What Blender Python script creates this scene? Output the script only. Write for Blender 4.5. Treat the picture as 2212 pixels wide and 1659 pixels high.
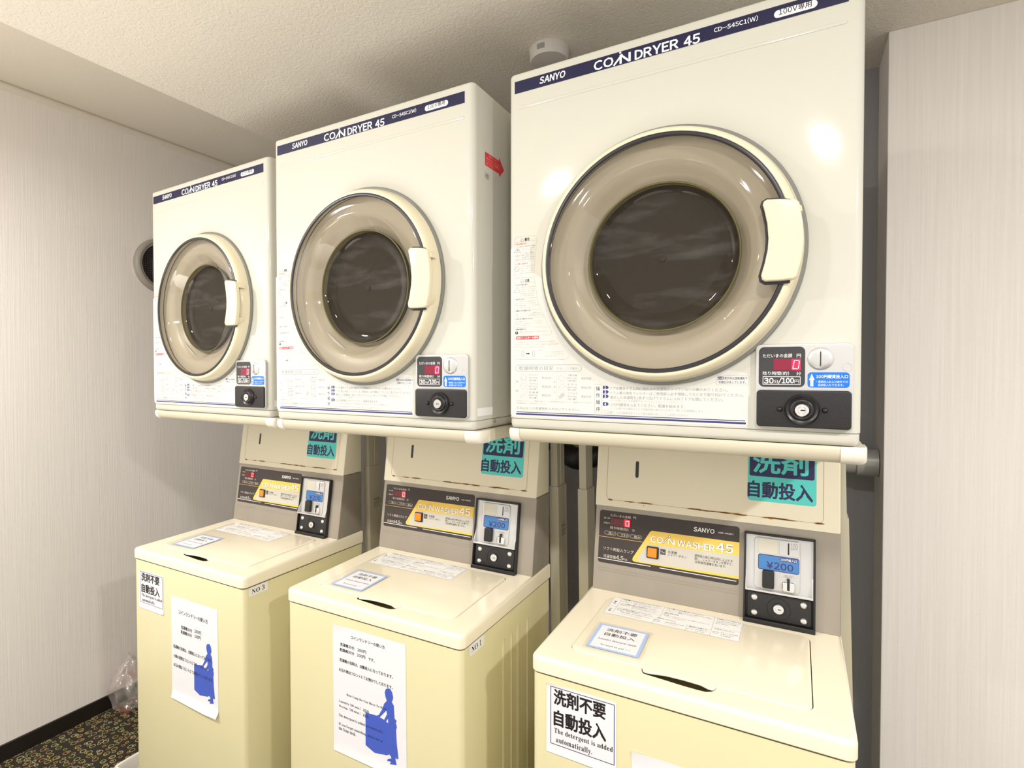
import bpy, bmesh, math, random
from mathutils import Matrix, Vector, Euler
WORLD = 1.12
LAMPS = [(.14, -.10, 2.275, 11), (-.96, -.18, 2.275, 9.5), (-2.06, -.2, 2.275, 34), (1.24, -.1, 2.275, 38)]  # last one is an added lamp, only there to brighten the right wall
BOUNCE_FILLS = [((-1.5, -.25, .6), (-1.45, .35, 2.28), 72, 105), ((-.35, -.10, .6), (-.45, .35, 2.28), 26, 105)]
S = bpy.context.scene
for o in list(bpy.data.objects): bpy.data.objects.remove(o)
COL = S.collection
# ---------------------------------------------------------------- camera, world, lights, exposure
CAMZ = 1.42
cam = bpy.data.cameras.new('camera'); camo = bpy.data.objects.new('camera', cam); COL.objects.link(camo)
YAW, PIT, ROL, F, CX, CY = 0.515, -0.0195, -0.0013, 1197.1, 1042.53, 823.2
fwd = Vector((-math.sin(YAW)*math.cos(PIT), math.cos(YAW)*math.cos(PIT), math.sin(PIT)))
rt = Vector((math.cos(YAW), math.sin(YAW), 0)); up = rt.cross(fwd)
r2 = math.cos(ROL)*rt + math.sin(ROL)*up; u2 = -math.sin(ROL)*rt + math.cos(ROL)*up
M = Matrix((r2, u2, -fwd)).transposed().to_4x4(); M.translation = (0, 0, CAMZ)
camo.matrix_world = M
cam.sensor_fit = 'HORIZONTAL'; cam.sensor_width = 36; cam.lens = F*36/2212
cam.shift_x = (1106-CX)/2212; cam.shift_y = (CY-829.5)/2212
cam.clip_start = .02
S.camera = camo
S.view_settings.view_transform = 'Standard'; S.view_settings.look = 'None'
S.view_settings.gamma = 1; S.view_settings.exposure = 0.08
wd = bpy.data.worlds.new('room_ambience'); S.world = wd; wd.use_nodes = True
wd.node_tree.nodes['Background'].inputs[0].default_value = (1, .965, .90, 1)
wd.node_tree.nodes['Background'].inputs[1].default_value = WORLD
CEIL = 2.284
def lamp(x, y, z, power, size=.11, col=(1, .975, .93)):
    l = bpy.data.lights.new('downlight', 'AREA'); l.shape = 'DISK'; l.size = size; l.energy = power; l.color = col
    o = bpy.data.objects.new('downlight', l); COL.objects.link(o); o.location = (x, y, z); return o
for lx, ly, lz, lp in LAMPS: lamp(lx, ly, lz, lp)
def bounce_fill(loc, aim, power, angle):  # added spot aimed up, no room fixture: stands in for bounce on the ceiling
    l = bpy.data.lights.new('bounce_fill', 'SPOT'); l.energy = power; l.spot_size = math.radians(angle); l.spot_blend = 1; l.shadow_soft_size = .42; l.color = (1, .96, .9)
    o = bpy.data.objects.new('bounce_fill', l); COL.objects.link(o); o.location = loc
    o.rotation_euler = (Vector(aim)-Vector(loc)).to_track_quat('-Z', 'Y').to_euler()
for u in BOUNCE_FILLS: bounce_fill(*u)
S.cycles.max_bounces = 8; S.cycles.transparent_max_bounces = 12
# ---------------------------------------------------------------- materials
MATS = {}
def nodes(m): return m.node_tree.nodes, m.node_tree.links
def mat(name, base, rough=.5, metal=0, spec=.5, coat=0, emit=None, es=1, bump=None, var=None):
    if name in MATS: return MATS[name]
    m = bpy.data.materials.new(name); m.use_nodes = True; N, L = nodes(m); b = N['Principled BSDF']
    b.inputs['Base Color'].default_value = (*base, 1); b.inputs['Roughness'].default_value = rough
    b.inputs['Metallic'].default_value = metal; b.inputs['Specular IOR Level'].default_value = spec
    b.inputs['Coat Weight'].default_value = coat; b.inputs['Coat Roughness'].default_value = .08
    if emit: b.inputs['Emission Color'].default_value = (*emit, 1); b.inputs['Emission Strength'].default_value = es
    if var or bump:
        tc = N.new('ShaderNodeTexCoord'); mp = N.new('ShaderNodeMapping'); L.new(tc.outputs['Object'], mp.inputs[0])
    if var:                                   # (amount, scale xyz)
        amt, sc = var; mp.inputs['Scale'].default_value = sc
        nz = N.new('ShaderNodeTexNoise'); nz.inputs['Scale'].default_value = 1; nz.inputs['Detail'].default_value = 3
        L.new(mp.outputs[0], nz.inputs['Vector'])
        mx = N.new('ShaderNodeMix'); mx.data_type = 'RGBA'
        mx.inputs[6].default_value = (*[c*(1-amt) for c in base], 1); mx.inputs[7].default_value = (*[min(1, c*(1+amt)) for c in base], 1)
        L.new(nz.outputs[0], mx.inputs[0]); L.new(mx.outputs[2], b.inputs['Base Color'])
    if bump:                                  # (strength, scale xyz, distance)
        st, sc, ds = bump
        mp2 = N.new('ShaderNodeMapping'); mp2.inputs['Scale'].default_value = sc; L.new(tc.outputs['Object'], mp2.inputs[0])
        n2 = N.new('ShaderNodeTexNoise'); n2.inputs['Scale'].default_value = 1; n2.inputs['Detail'].default_value = 4
        L.new(mp2.outputs[0], n2.inputs['Vector'])
        bp = N.new('ShaderNodeBump'); bp.inputs['Strength'].default_value = st; bp.inputs['Distance'].default_value = ds
        L.new(n2.outputs[0], bp.inputs['Height']); L.new(bp.outputs[0], b.inputs['Normal'])
    MATS[name] = m; return m
def ink(n, c, r=.45): return mat(n, c, r, spec=.3)
enamel = mat('dryer_enamel', (.60, .588, .52), .085, spec=.3, bump=(.02, (160, 160, 160), .0005))
enamel2 = mat('dryer_base_enamel', (.60, .58, .505), .25)
doorcream = mat('door_cream_plastic', (.74, .67, .49), .2)
black = mat('black_plastic', (.012, .011, .012), .35)
blackcrackle = mat('black_crackle_paint', (.014, .013, .014), .4, bump=(.5, (600, 600, 600), .0008))
gasket = mat('gasket_rubber', (.022, .02, .026), .35)
greyseal = mat('grey_seal', (.20, .20, .18), .5)
liner = mat('door_liner_plastic', (.57, .515, .42), .35)
drumm = mat('drum_steel', (.13, .112, .085), .45, .3)
silver = mat('silver_plate', (.62, .615, .61), .33, .55, bump=(.12, (300, 20, 300), .0003))
chrome = mat('polished_metal', (.78, .77, .75), .16, .9)
metald = ink('metal_dark', (.28, .275, .27))
standc = mat('stand_enamel', (.58, .535, .41), .35)
capw = mat('corner_cap_plastic', (.80, .755, .66), .3)
top = mat('washer_top_plastic', (.87, .79, .62), .17, bump=(.02, (30, 30, 30), .001))
bodyc = mat('washer_body_enamel', (.79, .73, .455), .3, var=(.05, (3, 3, 2)))
boxc = mat('upper_box_enamel', (.79, .73, .565), .38, var=(.03, (6, 6, 6)))
steel = mat('grey_steel', (.335, .295, .245), .42, .25, var=(.12, (14, 14, 5)))
ghost = dict(white=(.86, .85, .84), ink_black=(.02, .017, .02), ink_grey=(.33, .325, .32), ink_faint=(.50, .49, .47), ink_red=(.72, .05, .06), ink_pink=(.80, .42, .40), ink_navy=(.045, .045, .17), ink_ghost=(.72, .70, .65), ink_cream=(.68, .62, .52), ink_dgrey=(.06, .055, .055), display_grey=(.05, .048, .052), panel_brown=(.052, .042, .039), panel_yellow=(.80, .55, .115), panel_silver=(.55, .52, .46), label_blue=(.012, .17, .70), price_blue=(.065, .20, .46), label_beige=(.60, .575, .49), teal=(.11, .64, .60), label_navy=(.035, .032, .11), silhouette=(.065, .115, .52), paper=(.80, .795, .83), print_film=(.68, .67, .635), olive_seal=(.12, .105, .04), band_navy=(.012, .011, .05), rust=(.10, .035, .01), rust_light=(.38, .17, .03), card_blue=(.40, .53, .82))
for k, v in ghost.items(): ink(k, v)
led = mat('led_digit', (.9, .2, .25), .4, emit=(1, .35, .4), es=2.2)
mat('led_red', (.6, .01, .05), .3, emit=(1, .02, .09), es=.62); mat('led_dim', (.16, .008, .03), .3, emit=(1, .02, .1), es=.12)
mat('led_red2', (.5, .01, .02), .3, emit=(1, .015, .03), es=.55); mat('led_dark', (.09, .012, .016), .3); mat('led_mid', (.2, .01, .02), .3, emit=(1, .02, .04), es=.05)
orange = mat('orange_button', (.88, .24, .01), .35)
def glassy(name, tint, alpha_gloss, rough=.04):
    m = bpy.data.materials.new(name); m.use_nodes = True; N, L = nodes(m); N.remove(N['Principled BSDF'])
    t = N.new('ShaderNodeBsdfTransparent'); t.inputs[0].default_value = (*tint, 1)
    g = N.new('ShaderNodeBsdfGlossy'); g.inputs['Roughness'].default_value = rough
    lw = N.new('ShaderNodeLayerWeight'); lw.inputs['Blend'].default_value = .5
    pw = N.new('ShaderNodeMath'); pw.operation = 'POWER'; L.new(lw.outputs['Facing'], pw.inputs[0]); pw.inputs[1].default_value = 4
    f = N.new('ShaderNodeMath'); f.operation = 'MULTIPLY_ADD'; L.new(pw.outputs[0], f.inputs[0]); f.inputs[1].default_value = .4; f.inputs[2].default_value = alpha_gloss
    mx = N.new('ShaderNodeMixShader'); L.new(f.outputs[0], mx.inputs[0]); L.new(t.outputs[0], mx.inputs[1]); L.new(g.outputs[0], mx.inputs[2])
    L.new(mx.outputs[0], N['Material Output'].inputs[0]); MATS[name] = m; return m
smoked = glassy('smoked_plastic', (.77, .75, .71), .045, .05)
darkglass = glassy('dark_glass', (.40, .375, .33), .04, .03)
def dusty(m):                                            # dust film and drum scuffs on the inner glass
    N, L = nodes(m); out = N['Material Output']; src = out.inputs[0].links[0].from_socket
    d = N.new('ShaderNodeBsdfDiffuse'); tc = N.new('ShaderNodeTexCoord'); mp = N.new('ShaderNodeMapping'); mp.inputs['Rotation'].default_value = (0, .6, 0); mp.inputs['Scale'].default_value = (5, 10, 22); L.new(tc.outputs['Object'], mp.inputs[0])
    nz = N.new('ShaderNodeTexNoise'); nz.inputs['Scale'].default_value = 1; nz.inputs['Detail'].default_value = 7; nz.inputs['Roughness'].default_value = .6; L.new(mp.outputs[0], nz.inputs['Vector'])
    cr = N.new('ShaderNodeValToRGB'); e = cr.color_ramp.elements; e[0].position = .52; e[0].color = (.058, .047, .034, 1); e[1].position = .74; e[1].color = (.14, .13, .12, 1); L.new(nz.outputs[0], cr.inputs[0]); L.new(cr.outputs[0], d.inputs[0])
    mx = N.new('ShaderNodeMixShader'); mx.inputs[0].default_value = .55; L.new(src, mx.inputs[1]); L.new(d.outputs[0], mx.inputs[2]); L.new(mx.outputs[0], out.inputs[0])
dusty(darkglass)
laminate = glassy('clear_laminate', (1, 1, 1), .03, .08)
bagm = bpy.data.materials.new('clear_polythene'); bagm.use_nodes = True
def _bag():
    N, L = nodes(bagm); N.remove(N['Principled BSDF'])
    t = N.new('ShaderNodeBsdfTransparent'); t.inputs[0].default_value = (.985, .98, .98, 1)
    d = N.new('ShaderNodeBsdfDiffuse'); d.inputs[0].default_value = (.72, .66, .62, 1)
    tc = N.new('ShaderNodeTexCoord'); nz = N.new('ShaderNodeTexNoise'); nz.inputs['Scale'].default_value = 14; L.new(tc.outputs['Object'], nz.inputs['Vector'])
    cr = N.new('ShaderNodeValToRGB'); cr.color_ramp.elements[0].position = .52; cr.color_ramp.elements[0].color = (.88, .83, .78, 1); cr.color_ramp.elements[1].position = .6; cr.color_ramp.elements[1].color = (.8, .22, .22, 1)
    L.new(nz.outputs[0], cr.inputs[0]); L.new(cr.outputs[0], d.inputs[0])
    g = N.new('ShaderNodeBsdfGlossy'); g.inputs['Roughness'].default_value = .1
    f = N.new('ShaderNodeValue'); f.outputs[0].default_value = .07
    a = N.new('ShaderNodeMixShader'); a.inputs[0].default_value = .16; L.new(t.outputs[0], a.inputs[1]); L.new(d.outputs[0], a.inputs[2])
    b = N.new('ShaderNodeMixShader'); L.new(f.outputs[0], b.inputs[0]); L.new(a.outputs[0], b.inputs[1]); L.new(g.outputs[0], b.inputs[2])
    L.new(b.outputs[0], N['Material Output'].inputs[0])
_bag()
# ---- room surfaces
def wallpaper(name, base, amt=.045):
    m = bpy.data.materials.new(name); m.use_nodes = True; N, L = nodes(m); b = N['Principled BSDF']; b.inputs['Roughness'].default_value = .7
    b.inputs['Specular IOR Level'].default_value = .25
    tc = N.new('ShaderNodeTexCoord'); geo = N.new('ShaderNodeMapping'); geo.inputs['Scale'].default_value = (190, 190, 3.5)
    L.new(tc.outputs['Object'], geo.inputs[0]); nz = N.new('ShaderNodeTexNoise'); nz.inputs['Scale'].default_value = 1; nz.inputs['Detail'].default_value = 2; L.new(geo.outputs[0], nz.inputs['Vector'])
    mp2 = N.new('ShaderNodeMapping'); mp2.inputs['Scale'].default_value = (420, 420, 260); L.new(tc.outputs['Object'], mp2.inputs[0])
    n2 = N.new('ShaderNodeTexNoise'); n2.inputs['Scale'].default_value = 1; L.new(mp2.outputs[0], n2.inputs['Vector'])
    mx = N.new('ShaderNodeMix'); mx.data_type = 'RGBA'; mx.inputs[6].default_value = (*[c*(1-amt*1.6) for c in base], 1); mx.inputs[7].default_value = (*[min(1, c*(1+amt*1.6)) for c in base], 1)
    L.new(nz.outputs[0], mx.inputs[0]); L.new(mx.outputs[2], b.inputs['Base Color'])
    ad = N.new('ShaderNodeMath'); ad.operation = 'MULTIPLY_ADD'; L.new(n2.outputs[0], ad.inputs[0]); ad.inputs[1].default_value = .35; L.new(nz.outputs[0], ad.inputs[2])
    bp = N.new('ShaderNodeBump'); bp.inputs['Strength'].default_value = .35; bp.inputs['Distance'].default_value = .0015; L.new(ad.outputs[0], bp.inputs['Height']); L.new(bp.outputs[0], b.inputs['Normal'])
    MATS[name] = m; return m
wallp = wallpaper('striped_wallpaper', (.85, .805, .765))
greywall = wallpaper('grey_wallpaper', (.34, .335, .345))
def plaster(name, base, scale, strength):
    m = bpy.data.materials.new(name); m.use_nodes = True; N, L = nodes(m); b = N['Principled BSDF']; b.inputs['Roughness'].default_value = .75
    b.inputs['Base Color'].default_value = (*base, 1); b.inputs['Specular IOR Level'].default_value = .25
    tc = N.new('ShaderNodeTexCoord'); nz = N.new('ShaderNodeTexNoise'); nz.inputs['Scale'].default_value = scale; nz.inputs['Detail'].default_value = 5; nz.inputs['Distortion'].default_value = .8; L.new(tc.outputs['Object'], nz.inputs['Vector'])
    bp = N.new('ShaderNodeBump'); bp.inputs['Strength'].default_value = strength; bp.inputs['Distance'].default_value = .004; L.new(nz.outputs[0], bp.inputs['Height']); L.new(bp.outputs[0], b.inputs['Normal'])
    MATS[name] = m; return m
ceilm = plaster('ceiling_plaster_paper', (.79, .735, .645), 120, .7)
ceilm2 = plaster('plain_ceiling_paper', (.74, .68, .58), 130, .2)
skirt = mat('dark_skirting', (.012, .008, .007), .45)
def carpet():
    m = bpy.data.materials.new('patterned_carpet'); m.use_nodes = True; N, L = nodes(m); b = N['Principled BSDF']; b.inputs['Roughness'].default_value = .95; b.inputs['Specular IOR Level'].default_value = .1
    tc = N.new('ShaderNodeTexCoord'); prev = None
    base = N.new('ShaderNodeTexNoise'); base.inputs['Scale'].default_value = 500; L.new(tc.outputs['Object'], base.inputs['Vector'])
    bc = N.new('ShaderNodeValToRGB'); bc.color_ramp.elements[0].position = .4; bc.color_ramp.elements[0].color = (.012, .009, .008, 1); bc.color_ramp.elements[1].position = .72; bc.color_ramp.elements[1].color = (.085, .075, .055, 1); L.new(base.outputs[0], bc.inputs[0]); prev = bc.outputs[0]
    for sc, r0, w, off in ((31, .26, .040, 0), (35, .17, .042, 3.3)):
        mp = N.new('ShaderNodeMapping'); mp.inputs['Location'].default_value = (off, off*.7, 0); L.new(tc.outputs['Object'], mp.inputs[0])
        v = N.new('ShaderNodeTexVoronoi'); v.voronoi_dimensions = '2D'; v.inputs['Scale'].default_value = sc; v.inputs['Randomness'].default_value = .55; L.new(mp.outputs[0], v.inputs['Vector'])
        nz = N.new('ShaderNodeTexNoise'); nz.inputs['Scale'].default_value = 260; L.new(tc.outputs['Object'], nz.inputs['Vector'])
        wob = N.new('ShaderNodeMath'); wob.operation = 'MULTIPLY_ADD'; L.new(nz.outputs[0], wob.inputs[0]); wob.inputs[1].default_value = .11; L.new(v.outputs['Distance'], wob.inputs[2])
        s = N.new('ShaderNodeMath'); s.operation = 'SUBTRACT'; L.new(wob.outputs[0], s.inputs[0]); s.inputs[1].default_value = r0+.07
        a = N.new('ShaderNodeMath'); a.operation = 'ABSOLUTE'; L.new(s.outputs[0], a.inputs[0])
        lt = N.new('ShaderNodeMath'); lt.operation = 'LESS_THAN'; L.new(a.outputs[0], lt.inputs[0]); lt.inputs[1].default_value = w
        sep = N.new('ShaderNodeSeparateColor'); L.new(v.outputs['Color'], sep.inputs[0])
        keep = N.new('ShaderNodeMath'); keep.operation = 'GREATER_THAN'; L.new(sep.outputs[1], keep.inputs[0]); keep.inputs[1].default_value = .12
        mu = N.new('ShaderNodeMath'); mu.operation = 'MULTIPLY'; L.new(lt.outputs[0], mu.inputs[0]); L.new(keep.outputs[0], mu.inputs[1])
        cr = N.new('ShaderNodeValToRGB'); e = cr.color_ramp.elements; e[0].color = (.40, .31, .09, 1); e[1].color = (.45, .40, .25, 1); x = e.new(.35); x.color = (.36, .19, .10, 1); x = e.new(.65); x.color = (.28, .29, .09, 1); L.new(sep.outputs[0], cr.inputs[0])
        mx = N.new('ShaderNodeMix'); mx.data_type = 'RGBA'; L.new(mu.outputs[0], mx.inputs[0]); L.new(prev, mx.inputs[6]); L.new(cr.outputs[0], mx.inputs[7]); prev = mx.outputs[2]
    L.new(prev, b.inputs['Base Color']); MATS['patterned_carpet'] = m; return m
carpetm = carpet()
# ---------------------------------------------------------------- mesh helpers
def arc_poly(x0, z0, x1, z1, r, n=5):
    if r <= 0: return [(x0, z0), (x1, z0), (x1, z1), (x0, z1)]
    P = []
    for cx, cz, a0 in ((x1-r, z0+r, -90), (x1-r, z1-r, 0), (x0+r, z1-r, 90), (x0+r, z0+r, 180)):
        for i in range(n+1):
            a = math.radians(a0+90*i/n); P.append((cx+r*math.cos(a), cz+r*math.sin(a)))
    return P
def inset(P, d):
    n = len(P); out = []
    A = sum(P[i][0]*P[(i+1) % n][1]-P[(i+1) % n][0]*P[i][1] for i in range(n)); sg = 1 if A > 0 else -1
    for i in range(n):
        a, b, c = Vector(P[i-1]), Vector(P[i]), Vector(P[(i+1) % n])
        e1 = (b-a); e2 = (c-b)
        if e1.length < 1e-9: e1 = e2
        if e2.length < 1e-9: e2 = e1
        e1 = e1.normalized(); e2 = e2.normalized()
        n1 = Vector((-e1.y, e1.x))*sg; n2 = Vector((-e2.y, e2.x))*sg; m = n1+n2
        if m.length < 1e-6: m = n1
        m = m.normalized(); k = max(.45, m.dot(n1)); out.append(tuple(b+m*(d/k)))
    return out
class MB:
    def __init__(s): s.bm = bmesh.new(); s.mi = 0
    def face(s, vs):
        try:
            f = s.bm.faces.new(vs); f.material_index = s.mi; return f
        except ValueError: return None
    def ring(s, pts): return [s.bm.verts.new(p) for p in pts]
    def bridge(s, a, b, closed=True):
        n = len(a)
        for i in range(n if closed else n-1): s.face([a[i], a[(i+1) % n], b[(i+1) % n], b[i]])
    def loft(s, rings, cap0=True, cap1=True):
        R = [s.ring(r) for r in rings]
        for a, b in zip(R, R[1:]): s.bridge(a, b)
        if cap0: s.face(list(reversed(R[0])))
        if cap1: s.face(R[-1])
        return R
    def box(s, x0, y0, z0, x1, y1, z1, bev=0):
        vs = [s.bm.verts.new(p) for p in ((x0, y0, z0), (x1, y0, z0), (x1, y1, z0), (x0, y1, z0), (x0, y0, z1), (x1, y0, z1), (x1, y1, z1), (x0, y1, z1))]
        fs = [s.face([vs[i] for i in q]) for q in ((3, 2, 1, 0), (4, 5, 6, 7), (0, 1, 5, 4), (1, 2, 6, 5), (2, 3, 7, 6), (3, 0, 4, 7))]
        if bev > 0:
            es = list({e for f in fs for e in f.edges}); r = bmesh.ops.bevel(s.bm, geom=es, offset=bev, segments=3, profile=.5, affect='EDGES')
            for f in r['faces']: f.material_index = s.mi
    def prism(s, P, n0, n1, bev=0, cap0=True, seg=3):      # outline in (a, b), extruded along n
        A = sum(P[i][0]*P[(i+1) % len(P)][1]-P[(i+1) % len(P)][0]*P[i][1] for i in range(len(P)))
        if A < 0: P = list(reversed(P))
        rings = [[(x, z, n0) for x, z in P]]
        if bev > 0:
            for i in range(seg+1):
                t = math.pi/2*i/seg; d = bev*(1-math.cos(t)); h = n1-bev+bev*math.sin(t)
                rings.append([(x, z, h) for x, z in (inset(P, d) if d > 0 else P)])
        else: rings.append([(x, z, n1) for x, z in P])
        s.loft(rings, cap0, True)
    def rprism(s, x0, z0, x1, z1, r, n0, n1, bev=0): s.prism(arc_poly(x0, z0, x1, z1, r), n0, n1, bev)
    def lathe(s, prof, cx, cz, seg=64, cap0=False, cap1=False):   # prof [(r, n)] about the n axis
        R = [[(cx+r*math.cos(2*math.pi*i/seg), cz+r*math.sin(2*math.pi*i/seg), n) for i in range(seg)] for r, n in prof]
        s.loft(R, cap0, cap1)
    def tube(s, pts, r, seg=10, caps=True):
        pts = [Vector(p) for p in pts]; R = []
        for i, p in enumerate(pts):
            d = (pts[min(i+1, len(pts)-1)]-pts[max(i-1, 0)]).normalized()
            a = d.cross(Vector((0, 0, 1)));  a = a if a.length > .1 else d.cross(Vector((1, 0, 0))); a.normalize(); b = d.cross(a)
            R.append([tuple(p+(a*math.cos(2*math.pi*k/seg)+b*math.sin(2*math.pi*k/seg))*(r if not hasattr(r, '__len__') else r[i])) for k in range(seg)])
        s.loft(R, caps, caps)
    def plate_hole(s, outer, holes, fz):                   # flat sheet with holes; outer/holes 2D, fz(x, y) -> 3D
        es = []; rings = []
        for P in [outer]+holes:
            v = [s.bm.verts.new(fz(*p)) for p in P]; rings.append(v)
            es += [s.bm.edges.new((v[i], v[(i+1) % len(v)])) for i in range(len(v))]
        r = bmesh.ops.triangle_fill(s.bm, use_beauty=True, use_dissolve=False, edges=es)
        for g in r['geom']:
            if isinstance(g, bmesh.types.BMFace): g.material_index = s.mi
        return rings
    def build(s, name, mats, parent=None, M=None, smooth=35, recalc=True):
        if recalc: bmesh.ops.recalc_face_normals(s.bm, faces=s.bm.faces)
        me = bpy.data.meshes.new(name); s.bm.to_mesh(me); s.bm.free()
        if M is not None: me.transform(M); 
        if M is not None and M.determinant() < 0: me.flip_normals()
        for m in (mats if isinstance(mats, (list, tuple)) else [mats]): me.materials.append(m)
        if smooth:
            me.polygons.foreach_set('use_smooth', [True]*len(me.polygons)); me.set_sharp_from_angle(angle=math.radians(smooth))
        o = bpy.data.objects.new(name, me); COL.objects.link(o)
        if parent: o.parent = parent
        return o
def tag(o, label=None, cat=None, group=None, kind=None):
    if label: o['label'] = label
    if cat: o['category'] = cat
    if group: o['group'] = group
    if kind: o['kind'] = kind
    return o
def thing(name, label, cat, loc=(0, 0, 0), rz=0, group=None):
    o = bpy.data.objects.new(name, None); COL.objects.link(o); o.location = loc; o.rotation_euler = (0, 0, rz); o.empty_display_size = .1
    return tag(o, label, cat, group)
def copy_tree(o, parent=None):
    c = o.copy(); COL.objects.link(c); c.parent = parent
    for ch in list(o.children): copy_tree(ch, c)
    return c
def child(o, name): return [c for c in o.children if c.name.split('.')[0] == name][0]
# ---- printed matter
TXT = {}
def raw(t):
    if t not in TXT:
        cu = bpy.data.curves.new('t', 'FONT'); cu.body = t; cu.size = 1; cu.resolution_u = 2; cu.fill_mode = 'FRONT'
        ob = bpy.data.objects.new('t', cu); COL.objects.link(ob)
        dg = bpy.context.evaluated_depsgraph_get(); dg.update()
        me = bpy.data.meshes.new_from_object(ob.evaluated_get(dg), depsgraph=dg)
        TXT[t] = ([(v.co.x, v.co.y) for v in me.vertices], [tuple(p.vertices) for p in me.polygons])
        bpy.data.objects.remove(ob); bpy.data.curves.remove(cu); bpy.data.meshes.remove(me)
    return TXT[t]
def serif(c):
    if 'A' <= c <= 'Z': return chr(0x1D400+ord(c)-65)
    if 'a' <= c <= 'z': return chr(0x1D41A+ord(c)-97)
    if '0' <= c <= '9': return chr(0x1D7CE+ord(c)-48)
    return chr(ord(c)+0xFEE0) if '!' <= c <= '~' else c
def glyphs(t, style, shear=0):
    """each letter laid out on its own width: plain sans, or serif when style == 9"""
    V, Fc, x = [], [], 0.0
    for c in t:
        if c in ' \u3000': x += .30 if c == ' ' else .9; continue
        asc = '!' <= c <= '~' or c == '¥'
        v, f = raw(serif(c) if style == 9 else '￥' if c == '¥' else chr(ord(c)+0xFEE0) if asc else c)
        if not v: x += .4; continue
        x0, x1 = min(p[0] for p in v), max(p[0] for p in v)
        if asc: dx = x-x0+.045; adv = x1-x0+.10
        else: dx = x; adv = 1.0
        n = len(V); V += [(p[0]+dx+shear*p[1], p[1]) for p in v]; Fc += [tuple(i+n for i in q) for q in f]; x += adv
    return V, Fc
def decal(name, els, parent, M, base=.0003, step=.00003, sheet=None, flat=False):
    """els in (a, b) sheet coordinates; M maps (a, b, n) into the parent's space"""
    vs, fs, mi, names = [], [], [], []
    def mid(c):
        if c not in names: names.append(c)
        return names.index(c)
    def poly(P, n, c):
        A = sum(P[i][0]*P[(i+1) % len(P)][1]-P[(i+1) % len(P)][0]*P[i][1] for i in range(len(P)))
        if A < 0: P = P[::-1]
        b = len(vs); vs.extend([(x, z, n) for x, z in P]); fs.append(tuple(range(b, b+len(P)))); mi.append(mid(c))
    def strip(pts, w, n, c):
        for p, q in zip(pts, pts[1:]):
            d = Vector((q[0]-p[0], q[1]-p[1]))
            if d.length < 1e-7: continue
            t = d.normalized()*(w/2); nn = Vector((-t.y, t.x)); p = Vector(p)-t*.6; q = Vector(q)+t*.6
            poly([tuple(p-nn), tuple(q-nn), tuple(q+nn), tuple(p+nn)], n, c)
    last, lay = None, 0
    for e in els:
        k = (e[0], e[2] if e[0] == 'T' else e[1])
        if k != last: lay += 1; last = k
        n = base+step*lay
        if flat: n = base+step*{'R': 1, 'P': 2, 'C': 2, 'N': 3, 'O': 3, 'T': 4}[e[0]]
        if e[0] == 'R': poly(arc_poly(*e[2:6], min(e[6], (e[4]-e[2])/2.01, (e[5]-e[3])/2.01)), n, e[1])
        elif e[0] == 'P': poly([tuple(q) for q in e[2]], n, e[1])
        elif e[0] == 'C': poly([(e[2]+e[4]*math.cos(i*math.pi/10), e[3]+e[4]*math.sin(i*math.pi/10)) for i in range(20)], n, e[1])
        elif e[0] == 'N': strip(e[3], e[2], n, e[1])
        elif e[0] == 'O':
            P = arc_poly(*e[2:6], min(e[6], (e[4]-e[2])/2.01, (e[5]-e[3])/2.01), 4); Q = inset(P, e[7]); m = len(P)
            for i in range(m): poly([P[i], P[(i+1) % m], Q[(i+1) % m], Q[i]], n, e[1])
        elif e[0] == 'T':
            _, t, c, x0, x1, zc, h, bold, sh = e; V, Fc = glyphs(t, bold, sh)
            if not V: continue
            ax0, ax1 = min(v[0] for v in V), max(v[0] for v in V); az0, az1 = min(v[1] for v in V), max(v[1] for v in V)
            w = 0 if bold in (0, 9) else bold*.013*h/max(az1-az0, .3)
            sx = (x1-x0-2*w)/max(ax1-ax0, 1e-6); sz = (h-2*w)/max(az1-az0, 1e-6); m_ = mid(c)
            offs = [(0, 0)] if not w else [(w*math.cos(q*math.pi/4), w*math.sin(q*math.pi/4)) for q in range(8)]+([(0, 0)] if bold > 2 else [])
            for q, (ox, oz) in enumerate(offs):          # heavier weights: the letter struck several times round its outline
                b = len(vs); vs.extend([(x0+w+ox+(v[0]-ax0)*sx, zc-h/2+w+oz+(v[1]-az0)*sz, n+q*1e-6) for v in V])
                for f in Fc: fs.append(tuple(i+b for i in f)); mi.append(m_)
    me = bpy.data.meshes.new(name); me.from_pydata([tuple(M @ Vector(v)) for v in vs], [], fs); me.update()
    for c in names: me.materials.append(MATS[c])
    me.polygons.foreach_set('material_index', mi)
    o = bpy.data.objects.new(name, me); COL.objects.link(o)
    if parent: o.parent = parent
    return o
def shift(els, da, db):
    out = []
    for e in els:
        e = list(e)
        if e[0] == 'T': e[3] += da; e[4] += da; e[5] += db
        elif e[0] in 'RO': e[2] += da; e[4] += da; e[3] += db; e[5] += db
        elif e[0] == 'P': e[2] = [(q[0]+da, q[1]+db) for q in e[2]]
        elif e[0] == 'N': e[3] = [(q[0]+da, q[1]+db) for q in e[3]]
        elif e[0] == 'C': e[2] += da; e[3] += db
        out.append(e)
    return out
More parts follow.
